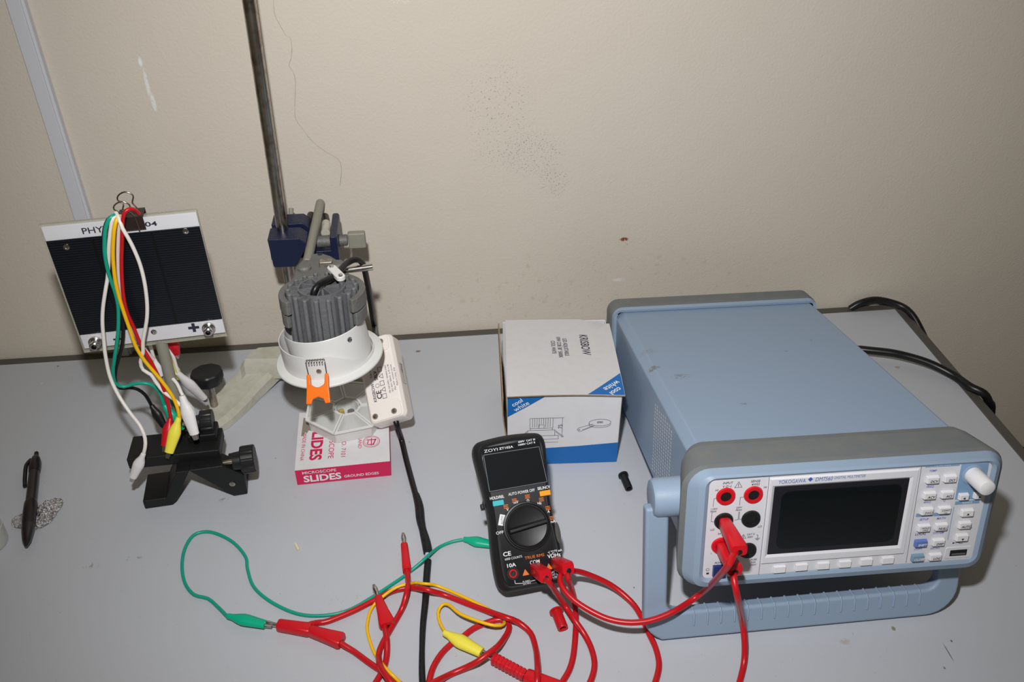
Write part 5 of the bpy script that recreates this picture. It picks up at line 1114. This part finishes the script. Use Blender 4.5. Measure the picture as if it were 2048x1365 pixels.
g.prism([(-0.7690, 0.0004), (-0.7575, 0.0010), (-0.7575, 0.0120), (-0.7760, 0.0120)], -0.050, -0.016, FA); g.build('foot_arm', 'blackmetal', ft, bevel=0.0010)
g = L(ft); g.lathe([(0.0028, 0.0), (0.0028, 0.0005), (0.0015, 0.0009), (0, 0.0009)], Matrix.Translation((-0.7690, -0.2425, 0.0165)) @ Matrix.Rotation(PI / 2, 4, 'X'), 16); g.build('rivet', 'steel', ft)
g = L(ft); g.box((0.0250, 0.008, 0.0540), (0.0260, 0.0200, 0.0080), FT); g.build('rod_holder', 'blackmetal', ft, bevel=0.0015)
g = L(ft); g.cyl((-0.8185, -0.1930, 0.0500), (-0.8185, -0.1925, 0.0590), 0.0100, 20); g.build('rod_socket', 'blackmetal', ft, bevel=0.001)
def ribknob(c, d, r, w_, col, rod0=None):
    c = V(c); d = V(d).normalized(); T = frame(c, d, (0, 0, 1))
    g = L(ft); g.cyl(c - d * (col + 0.0090), c - d * (col - 0.001), 0.0024, 12); sc = g.build('clamping_screw', 'steel', ft)
    g = L(ft); loops = []
    for r_, z in [(r * 0.62, -col), (r * 0.66, -col * 0.15), (r * 0.66, 0.0), (r * 0.96, 0.0), (r, 0.001), (r, w_ - 0.001), (r * 0.95, w_), (r * 0.60, w_)]:
        loops.append([((r_ * (1 - (0.055 if (k % 6) >= 4 and r_ > r * 0.8 else 0))) * math.cos(2 * PI * k / 72), (r_ * (1 - (0.055 if (k % 6) >= 4 and r_ > r * 0.8 else 0))) * math.sin(2 * PI * k / 72), z) for k in range(72)])
    g.loft(loops, T); g.build('ribbed_knob', 'black', sc, sharp=25)
kc = at(483, 921, Y=-0.236); ribknob(kc, (1, 0.10, 0.02), 0.0132, 0.0125, 0.0075)
kc = at(402, 845, Y=-0.206); ribknob(kc, (1, 0.10, 0.0), 0.0112, 0.0110, 0.0075)

# ------------------------------------------------------------------ binder clip on the plate's top edge
bc = thing('binder_clip', 'dark binder clip with bright wire handles pinching leads on top of the solar plate', 'binder clip', PW @ V((0.010, 0.002, 0.112)))
def pw(x, y, z): return PW @ (RR @ V((x, y, z)))
g = L(bc)
zt = PH_ + 0.0025
for x0, x1 in [(0.0000, 0.0200)]:
    o_ = [pw(x0, -0.0046, 0.1125), pw(x0, -0.0062, 0.1230 + 0.0020), pw(x0, 0.0100, 0.1230 + 0.0020), pw(x0, 0.0086, 0.1125), pw(x0, 0.0078, 0.1125), pw(x0, 0.0090, 0.1240), pw(x0, -0.0050, 0.1240), pw(x0, -0.0038, 0.1125)]
    d_ = pw(x1, 0, 0) - pw(x0, 0, 0)
    g.loft([o_, [p + d_ for p in o_]])
g.build('spring_body', 'brownclip', bc, bevel=0.0003)
for sy, up_ in ((-1, 0.0), (1, 0.0)):
    ybase = -0.0058 if sy < 0 else 0.0085
    pts = []; sg = sy; sy = sy * (0.15 if sg < 0 else 0.55)
    P0 = [(0.0010, ybase - (0.0008 if sg < 0 else 0), 0.1135), (0.0025, ybase + sy * 0.0010, 0.1250), (0.0042, ybase + sy * 0.0030, 0.1295), (0.0005, ybase + sy * 0.0042, 0.1330), (0.0015, ybase + sy * 0.0052, 0.1365), (0.0055, ybase + sy * 0.0056, 0.1390), (0.0095, ybase + sy * 0.0056, 0.1390), (0.0130, ybase + sy * 0.0052, 0.1360), (0.0125, ybase + sy * 0.0042, 0.1330), (0.0112, ybase + sy * 0.0030, 0.1295), (0.0140, ybase + sy * 0.0010, 0.1250), (0.0150, ybase - (0.0008 if sg < 0 else 0), 0.1135)]
    g = L(bc); g.tube(smoothpath([pw(x, y, z) for x, y, z in P0], 0.002), 0.00065, 8); g.build('wire_handle', 'wire', bc, sharp=70)

# ------------------------------------------------------------------ leads hanging from the clip
def hang(label, pts, wm, boots, r=0.0016, loc=(-0.83, -0.21, 0.1)):
    """pts: (pixel x, pixel y, upright plane Y); boots: (wire end, mouth) with the same triples"""
    o = lead(label, loc)
    wire(o, [at(x, y, Y=Y) for x, y, Y in pts], r, wm)
    for (p, q, bm_, rr) in boots: croc(o, at(p[0], p[1], Y=p[2]), at(q[0], q[1], Y=q[2]), bm_, rr, 0.0055, up=(0.2, 1, 0.1))
    return o
F0 = -0.199
back = [(236, 436, -0.189), (240, 455, -0.178), (246, 500, -0.176)]
hang('black clip lead hanging beside the green lead and clipped behind the stand foot', [(234, 434, -0.196), (226, 433, -0.199), (216, 440, -0.200), (209, 458, -0.200), (207, 480, -0.200), (207, 512, -0.200), (214, 546, -0.199), (226, 580, -0.199), (240, 612, -0.199), (245, 640, -0.199), (246, 668, -0.199), (243, 697, -0.199), (236, 722, -0.199), (231, 742, -0.198), (231, 764, -0.197), (240, 777, -0.195), (258, 776, -0.192), (275, 779, -0.190), (290, 790, -0.188), (300, 806, -0.187), (306, 818, -0.187)], 'cord', [((303, 811, -0.187), (328, 853, -0.196), 'black', 0.0053)])
hang('green clip lead hanging down the left side of the solar cell to the foot', [(236, 433, -0.198), (229, 431, -0.202), (218, 439, -0.205), (211, 458, -0.206), (209, 485, -0.206), (210, 511, -0.206), (217, 546, -0.205), (229, 581, -0.204), (236, 610, -0.204), (237, 640, -0.204), (236, 665, -0.204), (233, 690, -0.204), (229, 718, -0.204), (226, 745, -0.203), (231, 767, -0.201), (248, 774, -0.199), (270, 768, -0.198), (290, 767, -0.198), (308, 773, -0.197), (320, 788, -0.197), (327, 808, -0.198), (332, 818, -0.199)], 'green', [((329, 811, -0.198), (363, 860, -0.206), 'greenboot', 0.0058)])
hang('white clip lead ending in the lowest clip in front of the stand foot', [(236, 432, -0.200), (226, 436, -0.204), (222, 455, -0.2045), (218, 490, -0.2045), (217, 530, -0.203), (215, 557, -0.203), (211, 581, -0.205), (206, 616, -0.206), (205, 648, -0.207), (208, 684, -0.208), (211, 712, -0.210), (220, 754, -0.214), (237, 791, -0.221), (260, 826, -0.230), (280, 852, -0.238), (290, 877, -0.244), (290, 896, -0.247), (286, 912, -0.248)], 'whitewire', [((287, 908, -0.248), (266, 955, -0.249), 'whiteboot', 0.0050)])
hang('yellow clip lead hanging across the middle of the solar cell', [(238, 432, -0.201), (233, 440, -0.205), (228, 464, -0.2075), (226, 511, -0.2075), (230, 557, -0.2075), (238, 593, -0.2075), (247, 623, -0.2075), (259, 658, -0.2075), (271, 692, -0.2075), (285, 716, -0.2075), (300, 735, -0.2085), (326, 766, -0.212), (346, 795, -0.216), (356, 820, -0.220), (359, 838, -0.222)], 'yellow', [((358, 835, -0.221), (338, 906, -0.238), 'yellowboot', 0.0057)])
hang('red clip lead hanging beside the yellow lead over the solar cell', [(278, 428, -0.196), (271, 421, -0.199), (262, 418, -0.203), (252, 422, -0.2055), (247, 432, -0.2065), (245, 450, -0.205), (244, 490, -0.204), (243, 522, -0.204), (244, 557, -0.204), (247, 593, -0.204), (254, 625, -0.204), (266, 652, -0.204), (278, 682, -0.204), (291, 706, -0.204), (304, 728, -0.206), (322, 765, -0.209), (334, 800, -0.213), (339, 825, -0.216), (342, 838, -0.218)], 'red', [((341, 836, -0.217), (330, 893, -0.232), 'redplug', 0.0052)])
hang('white clip lead bowing out to the right over the solar cell', [(232, 426, -0.199), (238, 438, -0.205), (245, 457, -0.208), (255, 474, -0.208), (267, 497, -0.207), (280, 529, -0.206), (289, 565, -0.206), (294, 604, -0.206), (294, 635, -0.206), (290, 661, -0.206), (286, 684, -0.206), (286, 706, -0.206), (281, 724, -0.205), (286, 740, -0.205), (302, 750, -0.206), (310, 762, -0.207), (327, 784, -0.211), (345, 797, -0.215), (358, 808, -0.217), (366, 815, -0.218)], 'whitewire', [((364, 792, -0.218), (389, 869, -0.232), 'whiteboot', 0.0065)])
hang('pinkish white clip lead squeezed between the yellow and red leads', [(240, 430, -0.200), (239, 450, -0.2015), (237, 475, -0.2015), (236, 511, -0.2015), (238, 557, -0.2015), (245, 593, -0.2015), (254, 628, -0.2005), (264, 655, -0.2005), (278, 683, -0.2005), (290, 700, -0.2005), (302, 714, -0.198), (310, 722, -0.197)], 'pinkwire', [((309, 719, -0.197), (321, 752, -0.1975), 'whiteboot', 0.0036)])
hang('short white clip lead passing behind the plate rod above the stand foot', [(300, 690, -0.1700), (312, 730, -0.1700), (322, 752, -0.1780), (340, 754, -0.186), (354, 768, -0.193), (362, 785, -0.200), (370, 800, -0.204)], 'whitewire', [((368, 796, -0.203), (396, 850, -0.200), 'whiteboot', 0.0043)])
hang('white clip lead coming from behind the plate with its clip beside the round black knob', [(318, 672, -0.172), (331, 688, -0.172), (345, 710, -0.172), (352, 732, -0.172), (358, 750, -0.172)], 'whitewire', [((355, 746, -0.172), (407, 797, -0.158), 'whiteboot', 0.0060)])
hang('yellow clip lead dangling behind the right side of the plate rod', [(356, 668, -0.168), (346, 680, -0.170), (339, 695, -0.171), (340, 715, -0.171), (346, 732, -0.170)], 'yellow', [((345, 726, -0.170), (358, 757, -0.166), 'yellowboot', 0.0043)])
hang('red clip peeping out below the right half of the plate', [(335, 668, -0.172), (341, 677, -0.172), (346, 684, -0.172)], 'red', [((342, 676, -0.172), (352, 708, -0.170), 'redplug', 0.0057)])

# ------------------------------------------------------------------ pen, foil, clear cap
fo = G(); rnd = random.Random(11); NN_ = 26
fc = [at(x, y) for x, y in [(20, 1052), (28, 1040), (42, 1032), (60, 1024), (80, 1016), (96, 1003), (112, 998), (125, 1000), (127, 1006), (118, 1028), (104, 1045), (84, 1058), (66, 1064), (48, 1062), (30, 1060)]]
cen = sum(fc, V((0, 0, 0))) / len(fc); vs = [cen + V((0, 0, 0.003))]; ringn = 9; nk = len(fc) * 3
for r_i in range(1, ringn + 1):
    for k in range(nk):
        a = fc[k // 3]; b = fc[(k // 3 + 1) % len(fc)]; p = a + (b - a) * ((k % 3) / 3)
        t = r_i / ringn; q = cen + (p - cen) * t * (1 + 0.04 * rnd.uniform(-1, 1) * (1 if r_i == ringn else 0.5))
        vs.append(V((q.x + rnd.uniform(-1, 1) * 0.0008, q.y + rnd.uniform(-1, 1) * 0.0008, 0.0006 + max(0.0, (0.0022 * (1 - t * t)) + rnd.uniform(0, 1) * 0.0026))))
fs = [(0, 1 + k, 1 + (k + 1) % nk) for k in range(nk)]
for r_i in range(ringn - 1):
    for k in range(nk):
        a = 1 + r_i * nk + k; b = 1 + r_i * nk + (k + 1) % nk; fs += [(a, a + nk, b), (b, a + nk, b + nk)]
fo.add(vs, fs); foil = fo.build('aluminium_foil', mat('crumpled_foil', s(232, 231, 234), 0.24, metal=1.0, bump=(420, 1.0, 0.006)), smooth=False, origin=(cen.x, cen.y, 0))
m_ = foil.modifiers.new('solid', 'SOLIDIFY'); m_.thickness = 0.0003; m_.offset = 1
tag(foil, 'crumpled piece of aluminium foil under the black pen', 'foil')
p0 = at(73, 906, z=0.0058); p1 = at(52, 1094, z=0.0078)
pe = thing('pen', 'black retractable ballpoint pen lying on the foil', 'pen', (p0.x, p0.y, 0)); T = frame2(p0, p1); Lp = (p1 - p0).length
g = L(pe); g.lathe([(0.0, 0.0), (0.0020, 0.0002), (0.0023, 0.0060), (0.0023, 0.0065)], T, 20); g.build('push_button', 'penblack', pe)
g = L(pe); g.lathe([(0.0024, 0.0055), (0.0038, 0.0085), (0.0052, 0.0150), (0.0054, 0.0240), (0.0050, 0.0300)], T, 24); g.build('top_cap', 'penblack', pe)
g = L(pe); g.lathe([(0.0047, 0.0290), (0.0049, 0.0700), (0.0050, 0.0740)], T, 24); g.build('barrel', 'penplastic', pe)
g = L(pe); g.lathe([(0.0050, 0.0730), (0.0058, 0.0760), (0.0060, 0.0880), (0.0057, 0.1030), (0.0055, 0.1060)], T, 24); g.build('grip', 'penblack', pe)
g = L(pe); g.lathe([(0.0055, 0.1060), (0.0052, 0.1130), (0.0036, Lp - 0.0070), (0.0018, Lp - 0.0020), (0.0010, Lp - 0.0005), (0.0, Lp)], T, 24); g.build('tip_cone', 'penplastic', pe)
dd = (p1 - p0).normalized(); sd_ = dd.cross(V((0, 0, 1))).normalized()
if sd_.x > 0: sd_ = -sd_
g = L(pe); cp = [p0 + dd * 0.0105 + sd_ * 0.0038 + V((0, 0, 0.0010)), p0 + dd * 0.0180 + sd_ * 0.0078 + V((0, 0, 0.0010)), p0 + dd * 0.0350 + sd_ * 0.0080 + V((0, 0, 0.0005)), p0 + dd * 0.0480 + sd_ * 0.0072]
g.tube(smoothpath(cp, 0.003), 0.0018, 8); g.build('pocket_clip', 'penblack', pe)
cc = at(-24, 1090); cup = thing('clear_cap', 'clear plastic cap just showing at the left edge beside the pen', 'cap', (cc.x, cc.y, 0))
g = L(cup); g.lathe([(0.0150, 0.0003), (0.0172, 0.002), (0.0176, 0.020), (0.0168, 0.0205), (0.0162, 0.019), (0.0158, 0.003), (0.0, 0.0022)], Matrix.Translation((cc.x, cc.y, 0)), 40); g.build('shell', 'clear', cup)

for o in COL.objects:
    if o.parent is None and 'label' in o:
        b = o.name.split('.')[0]
        if b == 'banana_lead': o['group'] = 'red banana plug leads'
        elif b == 'alligator_clip_lead': o['group'] = 'coloured crocodile clip leads'
        elif b == 'mains_cord': o['group'] = 'black mains cords at the right desk edge'
        elif b == 'plug_cap': o['group'] = 'loose plug caps on the desk'
